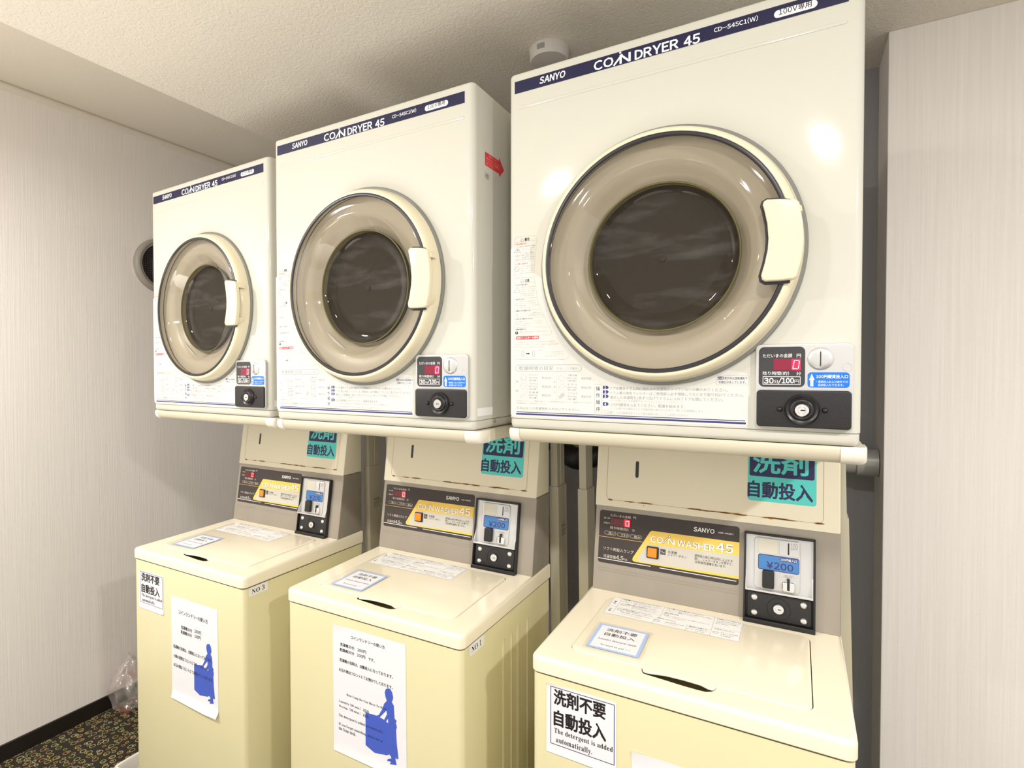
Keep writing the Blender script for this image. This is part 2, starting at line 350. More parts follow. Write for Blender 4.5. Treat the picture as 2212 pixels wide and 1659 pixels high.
# ---------------------------------------------------------------- printed sheets: text and marks in metres on their sheet
BAND = [['T', 'SANYO', 'white', 0.0684, 0.1228, -0.0281, 0.0137, 2, 0.12], ['T', 'CO', 'white', 0.1791, 0.2167, -0.0302, 0.0176, 2, 0], ['T', 'N', 'white', 0.2279, 0.2484, -0.031, 0.0167, 2, 0], ['T', 'DRYER', 'white', 0.2554, 0.3311, -0.0313, 0.0171, 2, 0], ['T', '45', 'white', 0.3397, 0.3666, -0.0325, 0.0169, 2, 0], ['N', 'white', 0.0035, [[0.2177, -0.0387], [0.2321, -0.0234]]], ['C', 'white', 0.2292, -0.019, 0.0019], ['T', 'CD-S45C1(W)', 'white', 0.3885, 0.4549, -0.0271, 0.0093, 1, 0], ['R', 'white', 0.4779, -0.0363, 0.5377, -0.0241, 0.01], ['T', '100V専用', 'ink_black', 0.4847, 0.5299, -0.0282, 0.0105, 1, 0]]
FRONT = [['N', 'ink_faint', 0.0005, [[0.0132, -0.4088], [0.0128, -0.335], [0.0176, -0.3288], [0.0575, -0.3295], [0.0639, -0.3352], [0.0576, -0.3818], [0.057, -0.4117], [0.0548, -0.4132], [0.0157, -0.4109], [0.0132, -0.4088]]], ['N', 'ink_faint', 0.0005, [[0.0128, -0.3387], [0.063, -0.3396]]], ['N', 'ink_faint', 0.0005, [[0.0128, -0.3794], [0.057, -0.3797]]], ['N', 'ink_grey', 0.0006, [[0.0264, -0.338], [0.0302, -0.3324], [0.0339, -0.3383], [0.0264, -0.338]]], ['T', '警告', 'ink_black', 0.0361, 0.0471, -0.3356, 0.0064, 1, 0], ['T', '・引火の恐れあり。', 'ink_red', 0.0143, 0.0414, -0.3433, 0.0037, 0, 0], ['N', 'ink_grey', 0.0008, [[0.0136, -0.359], [0.0204, -0.3486], [0.0272, -0.3599], [0.0136, -0.359]]], ['P', 'ink_grey', [[0.0185, -0.357], [0.0191, -0.3535], [0.0208, -0.3516], [0.0213, -0.3537], [0.0227, -0.3551], [0.0219, -0.3575]]], ['T', '食用油、動物系油、機械油', 'ink_grey', 0.0242, 0.0597, -0.3493, 0.0028, 0, 0], ['T', 'ドライクリーニング油', 'ink_grey', 0.0276, 0.0566, -0.3538, 0.0028, 0, 0], ['T', 'ベンジンやシンナー', 'ink_grey', 0.0309, 0.0563, -0.3576, 0.0028, 0, 0], ['T', 'ガソリンなどの付着した衣類は', 'ink_grey', 0.0162, 0.0561, -0.3626, 0.0029, 0, 0], ['T', '洗濯後でも絶対に乾燥しないで', 'ink_grey', 0.0155, 0.0565, -0.3668, 0.0029, 0, 0], ['T', 'ください。油の酸化熱による自', 'ink_grey', 0.0155, 0.0565, -0.371, 0.0029, 0, 0], ['T', '然発火や引火の恐れがあります。', 'ink_grey', 0.0155, 0.0572, -0.3754, 0.0029, 0, 0], ['T', '・お子様に注意する。', 'ink_red', 0.0143, 0.0443, -0.3835, 0.0034, 0, 0], ['O', 'ink_grey', 0.0137, -0.3986, 0.0245, -0.3878, 0.0054, 0.0007], ['N', 'ink_grey', 0.0007, [[0.0153, -0.3894], [0.0229, -0.397]]], ['T', '子供だけで使わせたり', 'ink_faint', 0.0264, 0.055, -0.3892, 0.0028, 0, 0], ['T', '幼児の手の届くところ', 'ink_faint', 0.0264, 0.0554, -0.3936, 0.0028, 0, 0], ['T', 'で使わないでください。', 'ink_faint', 0.0264, 0.0565, -0.398, 0.0028, 0, 0], ['T', 'やけど・感電・けがをする恐れ', 'ink_faint', 0.0143, 0.055, -0.4026, 0.0029, 0, 0], ['T', 'があります。', 'ink_faint', 0.0143, 0.0298, -0.4065, 0.0029, 0, 0], ['N', 'ink_faint', 0.0005, [[0.0128, -0.5261], [0.0128, -0.4147], [0.0166, -0.412], [0.0558, -0.4132], [0.0581, -0.4168], [0.0594, -0.4285], [0.0658, -0.4639], [0.0794, -0.4928], [0.0946, -0.5214], [0.0946, -0.5267], [0.0902, -0.5289], [0.0132, -0.528], [0.0128, -0.5261]]], ['N', 'ink_faint', 0.0005, [[0.0128, -0.4218], [0.0581, -0.4226]]], ['N', 'ink_grey', 0.0006, [[0.0264, -0.4206], [0.0302, -0.4148], [0.0339, -0.4207], [0.0264, -0.4206]]], ['T', '注意', 'ink_black', 0.0362, 0.0466, -0.4181, 0.0064, 1, 0], ['T', '・やけどの恐れあり。', 'ink_black', 0.0143, 0.0443, -0.4259, 0.003, 0, 0], ['N', 'ink_grey', 0.0006, [[0.013, -0.4404], [0.0198, -0.4297], [0.0266, -0.4408], [0.013, -0.4404]]], ['T', '運転が終わってからも衣類', 'ink_faint', 0.0289, 0.058, -0.4311, 0.0027, 0, 0], ['T', 'を取り出してください。', 'ink_faint', 0.0289, 0.0594, -0.4355, 0.0027, 0, 0], ['T', '衣類やドラム、衣類', 'ink_faint', 0.0289, 0.0576, -0.4395, 0.0027, 0, 0], ['T', 'ドアの内側が高温になっており', 'ink_faint', 0.017, 0.0576, -0.4443, 0.0027, 0, 0], ['T', 'やけどをする恐れがあります。', 'ink_faint', 0.017, 0.0576, -0.4483, 0.0027, 0, 0], ['T', '・水をかけない。', 'ink_black', 0.0139, 0.0373, -0.455, 0.003, 0, 0], ['T', '・衣類は十分に脱水する。', 'ink_black', 0.0139, 0.0494, -0.4783, 0.003, 0, 0], ['T', '・火気や引火物を近づけない。', 'ink_black', 0.0139, 0.0558, -0.4946, 0.003, 0, 0], ['T', '・衣類を確認する。', 'ink_black', 0.0139, 0.0401, -0.5156, 0.003, 0, 0], ['N', 'ink_faint', 0.0005, [[0.0128, -0.4519], [0.0631, -0.4536]]], ['N', 'ink_faint', 0.0005, [[0.0128, -0.4757], [0.0704, -0.4773]]], ['N', 'ink_faint', 0.0005, [[0.0128, -0.491], [0.0794, -0.4926]]], ['N', 'ink_faint', 0.0005, [[0.0128, -0.5115], [0.0901, -0.5129]]], ['O', 'ink_faint', 0.0153, -0.4693, 0.0224, -0.4622, 0.0036, 0.0007], ['N', 'ink_faint', 0.0007, [[0.0164, -0.4632], [0.0214, -0.4682]]], ['O', 'ink_faint', 0.0153, -0.4896, 0.0224, -0.4825, 0.0036, 0.0007], ['N', 'ink_faint', 0.0007, [[0.0164, -0.4836], [0.0214, -0.4886]]], ['O', 'ink_faint', 0.0153, -0.5073, 0.0224, -0.5002, 0.0036, 0.0007], ['N', 'ink_faint', 0.0007, [[0.0164, -0.5012], [0.0214, -0.5062]]], ['C', 'ink_black', 0.0183, -0.5224, 0.0032], ['N', 'white', 0.0012, [[0.0183, -0.5204], [0.0183, -0.5233]]], ['T', '本体やドラムに水をかけたり', 'ink_faint', 0.0242, 0.0622, -0.4593, 0.0027, 0, 0], ['T', '水洗いをしないでください。', 'ink_faint', 0.0242, 0.0613, -0.4638, 0.0027, 0, 0], ['T', '感電や漏電・ショートによる火災', 'ink_faint', 0.0242, 0.0671, -0.468, 0.0027, 0, 0], ['T', 'の恐れがあります。', 'ink_faint', 0.0242, 0.0521, -0.4721, 0.0027, 0, 0], ['T', 'しずくがたれるような衣類を入れな', 'ink_faint', 0.0242, 0.0711, -0.4837, 0.0027, 0, 0], ['T', 'いでください。感電の恐れがあります。', 'ink_faint', 0.0242, 0.0767, -0.4879, 0.0027, 0, 0], ['T', '運転中はベンジン、シンナー、ガソリン', 'ink_faint', 0.0242, 0.0767, -0.4999, 0.0027, 0, 0], ['T', 'などの引火物を近づけないでください。', 'ink_faint', 0.0242, 0.0758, -0.5042, 0.0027, 0, 0], ['T', '火災の原因になります。', 'ink_faint', 0.0242, 0.0549, -0.5082, 0.0027, 0, 0], ['T', '金属類、危険物は衣類から取り除いてください。', 'ink_faint', 0.0242, 0.088, -0.5209, 0.0027, 0, 0], ['T', '発火の恐れがあります。', 'ink_faint', 0.0242, 0.0549, -0.5247, 0.0027, 0, 0], ['R', 'ink_red', 0.0162, -0.5362, 0.0682, -0.5298, 0.003], ['T', '排気フィルターの掃除', 'white', 0.0181, 0.0668, -0.5331, 0.0044, 1, 0], ['T', '・ドラム奥のフィルターカバーの中央部をとり、手前から', 'ink_pink', 0.0139, 0.1026, -0.5417, 0.003, 0, 0], ['T', 'はずれます。汚れたらフィルターを洗浄し、ぬくぎの掃除', 'ink_pink', 0.0158, 0.1096, -0.5468, 0.003, 0, 0], ['T', 'をして必ずもとどおり取り付けてください。', 'ink_pink', 0.0158, 0.0795, -0.5518, 0.003, 0, 0], ['O', 'ink_grey', 0.0295, -0.5707, 0.0345, -0.5589, 0.002, 0.0006], ['O', 'ink_grey', 0.0536, -0.5706, 0.058, -0.5593, 0.002, 0.0006], ['N', 'ink_black', 0.0016, [[0.0397, -0.5649], [0.0451, -0.565]]], ['P', 'ink_black', [[0.0444, -0.5633], [0.0481, -0.5651], [0.0444, -0.5667]]], ['T', '・フィルターにたまった糸くずを', 'ink_faint', 0.0766, 0.1201, -0.5621, 0.0025, 0, 0], ['T', 'フィルターカバーの「マジック」', 'ink_faint', 0.0795, 0.1209, -0.5666, 0.0025, 0, 0], ['T', 'の手前で取れます。', 'ink_faint', 0.0795, 0.107, -0.5707, 0.0025, 0, 0], ['T', 'フィルターカバー', 'ink_faint', 0.0213, 0.0438, -0.5752, 0.0025, 0, 0], ['T', 'フィルター', 'ink_faint', 0.0518, 0.0659, -0.5751, 0.0025, 0, 0], ['T', 'よごれ', 'ink_faint', 0.0147, 0.0261, -0.5584, 0.0026, 0, 0], ['T', '手あみ', 'ink_faint', 0.0659, 0.0768, -0.5585, 0.0025, 0, 0], ['N', 'ink_faint', 0.0005, [[0.0109, -0.5286], [0.0109, -0.5713], [0.0156, -0.5765], [0.1218, -0.5776], [0.1296, -0.5745], [0.1304, -0.568], [0.1043, -0.5332]]], ['O', 'ink_grey', 0.016, -0.6007, 0.1569, -0.5875, 0.008, 0.0007], ['T', '乾燥時間の目安', 'ink_grey', 0.0234, 0.0983, -0.5942, 0.0078, 0, 0], ['T', '(室温20℃の場合)', 'ink_faint', 0.1031, 0.1501, -0.5949, 0.0049, 0, 0], ['O', 'ink_faint', 0.015, -0.656, 0.0239, -0.6051, 0.001, 0.0004], ['O', 'ink_faint', 0.0972, -0.6563, 0.106, -0.6053, 0.001, 0.0004], ['T', '混', 'ink_grey', 0.0172, 0.0216, -0.6214, 0.0044, 0, 0], ['T', '紡', 'ink_grey', 0.0172, 0.0216, -0.64, 0.0044, 0, 0], ['T', 'も', 'ink_grey', 0.0994, 0.1038, -0.6215, 0.0043, 0, 0], ['T', 'め', 'ink_grey', 0.0995, 0.1038, -0.6309, 0.0043, 0, 0], ['T', 'ん', 'ink_grey', 0.0995, 0.1038, -0.6407, 0.0043, 0, 0], ['O', 'ink_faint', 0.0261, -0.6205, 0.0431, -0.6051, 0.002, 0.0004], ['T', 'ワイシャツ', 'ink_grey', 0.0458, 0.0664, -0.6079, 0.0041, 0, 0], ['T', '約200g', 'ink_grey', 0.0458, 0.0644, -0.6136, 0.0037, 0, 0], ['T', '(約5枚)', 'ink_grey', 0.0458, 0.0644, -0.6187, 0.0037, 0, 0], ['T', '約30分', 'ink_grey', 0.0743, 0.0939, -0.6136, 0.0056, 0, 0], ['T', '…', 'ink_faint', 0.0664, 0.0729, -0.6137, 0.0005, 0, 0], ['O', 'ink_faint', 0.0261, -0.6381, 0.0431, -0.6227, 0.002, 0.0004], ['T', 'ブラウス', 'ink_grey', 0.0458, 0.0664, -0.6253, 0.0041, 0, 0], ['T', '約200g', 'ink_grey', 0.0458, 0.0644, -0.631, 0.0037, 0, 0], ['T', '(約8枚)', 'ink_grey', 0.0458, 0.0644, -0.6361, 0.0037, 0, 0], ['T', '約30分', 'ink_grey', 0.0744, 0.0939, -0.6308, 0.0056, 0, 0], ['T', '…', 'ink_faint', 0.0664, 0.0729, -0.631, 0.0005, 0, 0], ['O', 'ink_faint', 0.0261, -0.6557, 0.0431, -0.6403, 0.002, 0.0004], ['T', '作 業 服', 'ink_grey', 0.0458, 0.0665, -0.6428, 0.0041, 0, 0], ['T', '約800g', 'ink_grey', 0.0458, 0.0644, -0.6485, 0.0037, 0, 0], ['T', '(約3着)', 'ink_grey', 0.0458, 0.0645, -0.6536, 0.0037, 0, 0], ['T', '約60分', 'ink_grey', 0.0744, 0.0939, -0.6481, 0.0056, 0, 0], ['T', '…', 'ink_faint', 0.0665, 0.073, -0.6484, 0.0005, 0, 0], ['O', 'ink_faint', 0.108, -0.621, 0.1249, -0.6055, 0.002, 0.0004], ['T', '下着(半袖)', 'ink_grey', 0.128, 0.1485, -0.6082, 0.004, 0, 0], ['T', '約130g', 'ink_grey', 0.128, 0.1466, -0.6141, 0.0038, 0, 0], ['T', '(約6枚)', 'ink_grey', 0.128, 0.1466, -0.6189, 0.0036, 0, 0], ['T', '約60分', 'ink_grey', 0.1563, 0.1759, -0.6141, 0.0058, 0, 0], ['T', '…', 'ink_faint', 0.1474, 0.1545, -0.6141, 0.0005, 0, 0], ['O', 'ink_faint', 0.108, -0.6389, 0.1249, -0.6234, 0.002, 0.0004], ['T', 'タ オ ル', 'ink_grey', 0.128, 0.1485, -0.6259, 0.004, 0, 0], ['T', '約70g', 'ink_grey', 0.128, 0.1467, -0.6319, 0.0038, 0, 0], ['T', '(約15枚)', 'ink_grey', 0.128, 0.1467, -0.6366, 0.0036, 0, 0], ['T', '約60分', 'ink_grey', 0.1563, 0.1759, -0.6316, 0.0058, 0, 0], ['T', '…', 'ink_faint', 0.1474, 0.1545, -0.6317, 0.0005, 0, 0], ['O', 'ink_faint', 0.1081, -0.6565, 0.1249, -0.641, 0.002, 0.0004], ['T', 'パジャマ', 'ink_grey', 0.128, 0.1486, -0.6433, 0.004, 0, 0], ['T', '約500g', 'ink_grey', 0.1281, 0.1467, -0.6493, 0.0038, 0, 0], ['T', '(約1着)', 'ink_grey', 0.1281, 0.1467, -0.6541, 0.0036, 0, 0], ['T', '約60分', 'ink_grey', 0.1563, 0.176, -0.6488, 0.0058, 0, 0], ['T', '…', 'ink_faint', 0.1475, 0.1546, -0.649, 0.0005, 0, 0], ['N', 'ink_faint', 0.0006, [[0.0288, -0.6084], [0.031, -0.6073], [0.034, -0.6084], [0.0371, -0.6073], [0.0395, -0.6089], [0.0401, -0.6166], [0.0383, -0.6183], [0.0383, -0.6111], [0.0377, -0.6188], [0.0304, -0.6189], [0.03, -0.6112], [0.0295, -0.6178], [0.0279, -0.6161], [0.0288, -0.6084]]], ['N', 'ink_faint', 0.0006, [[0.0273, -0.6272], [0.031, -0.6253], [0.0371, -0.6252], [0.0407, -0.627], [0.0395, -0.6303], [0.0377, -0.6296], [0.0377, -0.6359], [0.0304, -0.636], [0.0304, -0.6297], [0.0279, -0.6305], [0.0273, -0.6272]]], ['N', 'ink_faint', 0.0006, [[0.0279, -0.6526], [0.0401, -0.643]]], ['N', 'ink_faint', 0.0006, [[0.0291, -0.6437], [0.0395, -0.6523]]], ['N', 'ink_faint', 0.0006, [[0.027, -0.6498], [0.031, -0.6536]]], ['N', 'ink_faint', 0.0006, [[0.1094, -0.6145], [0.1128, -0.6113], [0.1139, -0.6076], [0.1167, -0.6086], [0.1184, -0.6124], [0.1224, -0.6139], [0.1207, -0.6166], [0.1179, -0.6161], [0.1139, -0.6193], [0.1094, -0.6145]]], ['N', 'ink_faint', 0.0007, [[0.1094, -0.6321], [0.1185, -0.6256], [0.1235, -0.6292], [0.1145, -0.6357], [0.1094, -0.6321]]], ['P', 'ink_faint', [[0.1094, -0.6507], [0.1157, -0.6431], [0.1202, -0.642], [0.123, -0.6472], [0.1174, -0.6521], [0.1117, -0.6544]]], ['T', '※室温およびセンイの種類や量によって乾燥時間は変化します。室温が10℃下がると', 'ink_faint', 0.016, 0.1778, -0.6603, 0.003, 0, 0], ['T', '乾燥時間は10%程度長くなります。', 'ink_faint', 0.0193, 0.0876, -0.6652, 0.0031, 0, 0], ['T', '4.5kg以上の洗濯物を入れないでください。', 'ink_grey', 0.0184, 0.153, -0.6751, 0.0067, 0, 0], ['O', 'ink_grey', 0.1826, -0.6795, 0.1956, -0.6248, 0.001, 0.0004], ['T', '操', 'ink_navy', 0.1851, 0.1933, -0.633, 0.0082, 0, 0], ['T', '作', 'ink_navy', 0.1852, 0.1933, -0.6457, 0.0082, 0, 0], ['T', '順', 'ink_navy', 0.1852, 0.1933, -0.6588, 0.0082, 0, 0], ['T', '序', 'ink_navy', 0.1853, 0.1934, -0.6717, 0.0082, 0, 0], ['P', 'ink_navy', [[0.1985, -0.6277], [0.2069, -0.6276], [0.2099, -0.6308], [0.207, -0.634], [0.1985, -0.6341]]], ['T', '1', 'white', 0.2013, 0.2049, -0.6309, 0.0052, 2, 0], ['P', 'ink_navy', [[0.1985, -0.6359], [0.207, -0.6357], [0.2099, -0.6389], [0.207, -0.6421], [0.1985, -0.6423]]], ['T', '2', 'white', 0.2013, 0.2049, -0.639, 0.0052, 2, 0], ['P', 'ink_navy', [[0.1985, -0.6442], [0.207, -0.644], [0.2099, -0.6471], [0.207, -0.6503], [0.1985, -0.6505]]], ['T', '3', 'white', 0.2014, 0.2049, -0.6472, 0.0052, 2, 0], ['P', 'ink_navy', [[0.1986, -0.6587], [0.207, -0.6585], [0.21, -0.6616], [0.2071, -0.6648], [0.1986, -0.6651]]], ['T', '4', 'white', 0.2014, 0.205, -0.6618, 0.0052, 2, 0], ['T', 'ドアを開きドラム内に他の人の洗濯物が入っていないか確かめてください。', 'ink_grey', 0.2128, 0.4138, -0.6321, 0.006, 0, 0], ['T', 'ドラム奥の排気フィルターはご使用前に必ず掃除して元どおり取り付けてください。', 'ink_grey', 0.2129, 0.4381, -0.6406, 0.006, 0, 0], ['T', '脱水した洗濯物を1枚ずつ広げてドラムに入れてドアを閉じてください。', 'ink_grey', 0.2129, 0.4067, -0.6488, 0.006, 0, 0], ['T', '100円硬貨を入れてください。乾燥を始めます。', 'ink_grey', 0.2129, 0.3453, -0.6624, 0.0061, 0, 0], ['T', '(ドアを閉じるとき洗濯物がはさまらないようにしてください。)', 'ink_faint', 0.2129, 0.3405, -0.6548, 0.0042, 0, 0], ['T', '(ドアを開ければ運転は止まり乾燥状態を確かめられます。閉じれば再運転します。)', 'ink_faint', 0.213, 0.3812, -0.6694, 0.0042, 0, 0], ['T', '100円硬貨専用ですので他の硬貨は投入しても返却されません。', 'ink_faint', 0.2229, 0.3529, -0.6775, 0.0045, 0, 0], ['O', 'ink_faint', 0.1982, -0.68, 0.2203, -0.673, 0.001, 0.0004], ['T', 'ご注意', 'ink_faint', 0.2004, 0.2174, -0.6768, 0.0046, 0, 0], ['O', 'ink_faint', 0.3954, -0.6236, 0.4465, -0.6073, 0.002, 0.0005], ['R', 'ink_navy', 0.3978, -0.6148, 0.4071, -0.6094, 0.0008], ['T', 'cd', 'white', 0.3986, 0.4061, -0.6121, 0.0039, 2, 0], ['T', '表示中は送風運転で', 'ink_navy', 0.4085, 0.4437, -0.6122, 0.0047, 0, 0], ['T', '衣類を冷ましています。', 'ink_navy', 0.3993, 0.4415, -0.619, 0.0047, 0, 0], ['O', 'ink_ghost', 0.3886, -0.681, 0.4421, -0.6568, 0.003, 0.0005], ['R', 'ink_navy', 0.0181, -0.6836, 0.4408, -0.6822, 0], ['R', 'ink_navy', 0.0168, -0.6886, 0.442, -0.6852, 0.0015]]
DPANEL = [['R', 'display_grey', 0.4608, -0.6256, 0.5258, -0.5615, 0.008], ['T', 'ただいまの金額', 'white', 0.4664, 0.508, -0.5756, 0.0063, 0, 0], ['T', '円', 'white', 0.5142, 0.5201, -0.576, 0.0057, 0, 0], ['T', '残り時間(約)', 'white', 0.4663, 0.5039, -0.6037, 0.0063, 0, 0], ['T', '分', 'white', 0.5139, 0.5204, -0.604, 0.0057, 0, 0], ['O', 'white', 0.4667, -0.6218, 0.5198, -0.6088, 0.0, 0.0008], ['T', '30', 'white', 0.4685, 0.4825, -0.6157, 0.0091, 2, 0], ['T', '分', 'white', 0.4828, 0.4892, -0.6169, 0.0058, 0, 0], ['N', 'white', 0.0012, [[0.4893, -0.6199], [0.4935, -0.6111]]], ['T', '100', 'white', 0.4939, 0.511, -0.6153, 0.009, 2, 0], ['T', '円', 'white', 0.5115, 0.5178, -0.6167, 0.0057, 0, 0]]
DLED = [['R', 'led_dim', 0.4818, -0.5988, 0.5093, -0.5807, 0.0], ['R', 'led_red', 0.5073, -0.599, 0.52, -0.5809, 0.0], ['N', 'led_digit', 0.0012, [[0.5112, -0.5836], [0.5172, -0.5837]]], ['N', 'led_digit', 0.0012, [[0.518, -0.5846], [0.5175, -0.5894]]], ['N', 'led_digit', 0.0012, [[0.5173, -0.591], [0.5167, -0.5958]]], ['N', 'led_digit', 0.0012, [[0.5091, -0.5964], [0.5155, -0.5965]]], ['N', 'led_digit', 0.0012, [[0.5108, -0.5845], [0.5101, -0.5893]]], ['N', 'led_digit', 0.0012, [[0.5099, -0.5909], [0.5091, -0.5955]]]]
DBLUE = [['R', 'label_blue', 0.5293, -0.6258, 0.5844, -0.6022, 0.005], ['P', 'white', [[0.5349, -0.6044], [0.5388, -0.6142], [0.5371, -0.6143], [0.5372, -0.6239], [0.5331, -0.6239], [0.533, -0.6143], [0.5313, -0.6143]]], ['T', '100円硬貨投入口', 'white', 0.5407, 0.5822, -0.6086, 0.0058, 1, 0], ['T', '・連続投入および途中での', 'white', 0.541, 0.582, -0.6166, 0.0038, 0, 0], ['T', '追加投入もできます。', 'white', 0.5432, 0.577, -0.6217, 0.0038, 0, 0]]
WPANEL = [['R', 'panel_brown', 0.0175, 0.0617, 0.3251, 0.1844, 0.006], ['T', 'ただいまの金額', 'ink_cream', 0.0437, 0.0915, 0.1742, 0.0059, 0, 0], ['T', '円', 'ink_cream', 0.0977, 0.1043, 0.1749, 0.0055, 0, 0], ['T', '金 額', 'ink_cream', 0.0275, 0.0426, 0.1664, 0.0035, 0, 0], ['T', '運転中', 'ink_cream', 0.0276, 0.0428, 0.155, 0.0039, 0, 0], ['T', '残り時間(約)', 'ink_cream', 0.0436, 0.0874, 0.1454, 0.0066, 0, 0], ['T', '分', 'ink_cream', 0.0962, 0.1024, 0.1457, 0.0058, 0, 0], ['O', 'ink_cream', 0.0306, 0.1281, 0.0587, 0.1361, 0.0035, 0.0005], ['R', 'led_dark', 0.0334, 0.1299, 0.0389, 0.1343, 0.0], ['T', '洗い', 'ink_cream', 0.0402, 0.0562, 0.1318, 0.0056, 0, 0], ['O', 'ink_cream', 0.0617, 0.128, 0.0897, 0.136, 0.0035, 0.0005], ['R', 'led_dark', 0.0644, 0.1297, 0.0698, 0.1341, 0.0], ['T', 'すすぎ', 'ink_cream', 0.071, 0.0872, 0.1317, 0.0055, 0, 0], ['O', 'ink_cream', 0.092, 0.1281, 0.1186, 0.136, 0.0035, 0.0005], ['R', 'led_dark', 0.0947, 0.1299, 0.0999, 0.1342, 0.0], ['T', '脱水', 'ink_cream', 0.1012, 0.1162, 0.1317, 0.0055, 0, 0], ['N', 'panel_yellow', 0.0008, [[0.0175, 0.1222], [0.1207, 0.1225]]], ['C', 'led_dark', 0.0658, 0.1068, 0.0024], ['T', 'ソフト剤投入ランプ', 'ink_cream', 0.03, 0.1017, 0.0957, 0.0076, 0, 0], ['T', '洗濯容量', 'ink_cream', 0.0308, 0.0608, 0.0779, 0.0076, 0, 0], ['T', '4.5', 'ink_cream', 0.0615, 0.0783, 0.0786, 0.01, 1, 0], ['T', 'kg', 'ink_cream', 0.0791, 0.0873, 0.077, 0.0061, 0, 0], ['P', 'panel_yellow', [[0.1419, 0.1511], [0.3253, 0.1517], [0.3257, 0.0754], [0.1052, 0.0753], [0.1008, 0.077], [0.0995, 0.079], [0.1002, 0.0837], [0.1377, 0.1485]]], ['P', 'panel_silver', [[0.1337, 0.1193], [0.3255, 0.1246], [0.3254, 0.0816], [0.1138, 0.0776], [0.1115, 0.0798], [0.1112, 0.0826], [0.1122, 0.0867], [0.1304, 0.1168]]], ['N', 'white', 0.0014, [[0.0182, 0.071], [0.1406, 0.0711]]], ['N', 'white', 0.0014, [[0.1616, 0.0711], [0.3202, 0.0705]]], ['T', 'SANYO', 'white', 0.2317, 0.2754, 0.1675, 0.0101, 2, 0.1], ['T', 'ASW-45CN(Y)', 'white', 0.2828, 0.3129, 0.1671, 0.0041, 1, 0], ['T', 'CO', 'panel_brown', 0.1392, 0.1669, 0.1325, 0.0134, 4, 0], ['T', 'N', 'panel_brown', 0.1786, 0.1922, 0.1328, 0.0129, 4, 0], ['T', 'WASHER', 'panel_brown', 0.1983, 0.2762, 0.1321, 0.014, 4, 0], ['T', '45', 'panel_brown', 0.2793, 0.3135, 0.1355, 0.0187, 4, 0], ['N', 'panel_brown', 0.0034, [[0.1666, 0.1271], [0.1775, 0.1398]]], ['C', 'panel_brown', 0.181, 0.1436, 0.0025], ['T', 'CO', 'white', 0.1392, 0.1669, 0.1325, 0.0134, 2, 0], ['T', 'N', 'white', 0.1786, 0.1922, 0.1328, 0.0129, 2, 0], ['T', 'WASHER', 'white', 0.1983, 0.2762, 0.1321, 0.014, 2, 0], ['T', '45', 'white', 0.2793, 0.3135, 0.1355, 0.0187, 2, 0], ['N', 'white', 0.0018, [[0.1666, 0.1271], [0.1775, 0.1398]]], ['C', 'white', 0.181, 0.1436, 0.0017], ['R', 'ink_dgrey', 0.162, 0.1013, 0.1736, 0.1134, 0.001], ['N', 'panel_silver', 0.0006, [[0.1638, 0.1037], [0.1719, 0.1084]]], ['N', 'panel_silver', 0.0006, [[0.1628, 0.1086], [0.1729, 0.1052]]], ['N', 'panel_silver', 0.0006, [[0.1652, 0.1115], [0.1705, 0.1023]]], ['T', '洗濯槽', 'ink_dgrey', 0.1782, 0.1981, 0.1096, 0.0059, 0, 0], ['T', 'シャワーボタン', 'ink_dgrey', 0.1784, 0.2184, 0.1035, 0.0059, 0, 0], ['T', '硬貨投入後10秒以内に上ぶたを', 'ink_dgrey', 0.2357, 0.3131, 0.1106, 0.0061, 0, 0], ['T', '閉じ、シャワーボタンを押すと、', 'ink_dgrey', 0.2359, 0.3132, 0.1039, 0.006, 0, 0], ['T', '30秒間洗濯槽を洗います。', 'ink_dgrey', 0.2361, 0.3005, 0.0971, 0.0061, 0, 0]]
WLED = [['R', 'led_dark', 0.0448, 0.151, 0.0783, 0.1687, 0.0], ['R', 'led_red2', 0.0774, 0.1512, 0.0914, 0.1688, 0.0], ['N', 'led_mid', 0.0012, [[0.0481, 0.1663], [0.048, 0.1518]]], ['O', 'led_mid', 0.055, 0.1524, 0.0637, 0.1651, 0.0, 0.0012], ['N', 'led_mid', 0.0012, [[0.0558, 0.1584], [0.063, 0.1587]]], ['O', 'led_mid', 0.0677, 0.1527, 0.0763, 0.1653, 0.0, 0.0012], ['N', 'led_mid', 0.0012, [[0.0684, 0.1587], [0.0756, 0.159]]], ['O', 'led_digit', 0.0807, 0.1534, 0.0891, 0.1657, 0.001, 0.0012]]
WCOIN = [['R', 'label_beige', 0.3612, 0.1382, 0.3984, 0.1684, 0.004], ['O', 'metal_dark', 0.3612, 0.1382, 0.3984, 0.1684, 0.004, 0.0003], ['O', 'metal_dark', 0.4004, 0.1387, 0.4371, 0.169, 0.004, 0.0003], ['R', 'ink_black', 0.4161, 0.1412, 0.4186, 0.1645, 0.0], ['T', '100', 'metal_dark', 0.4214, 0.4335, 0.1591, 0.0128, 0, 0], ['O', 'metal_dark', 0.4021, 0.0957, 0.4328, 0.1044, 0.001, 0.0003], ['T', '返却', 'metal_dark', 0.4083, 0.4265, 0.099, 0.0046, 0, 0]]
WPRICE = [['R', 'ink_navy', 0.3619, 0.105, 0.4368, 0.1364, 0.004], ['R', 'price_blue', 0.3632, 0.1064, 0.4358, 0.1348, 0.003], ['R', 'ink_navy', 0.4017, 0.127, 0.4337, 0.1341, 0.002], ['T', '100円投入口', 'white', 0.4029, 0.4322, 0.1305, 0.0052, 1, 0], ['T', '¥200', 'ink_navy', 0.3774, 0.4264, 0.116, 0.0146, 2, 0]]
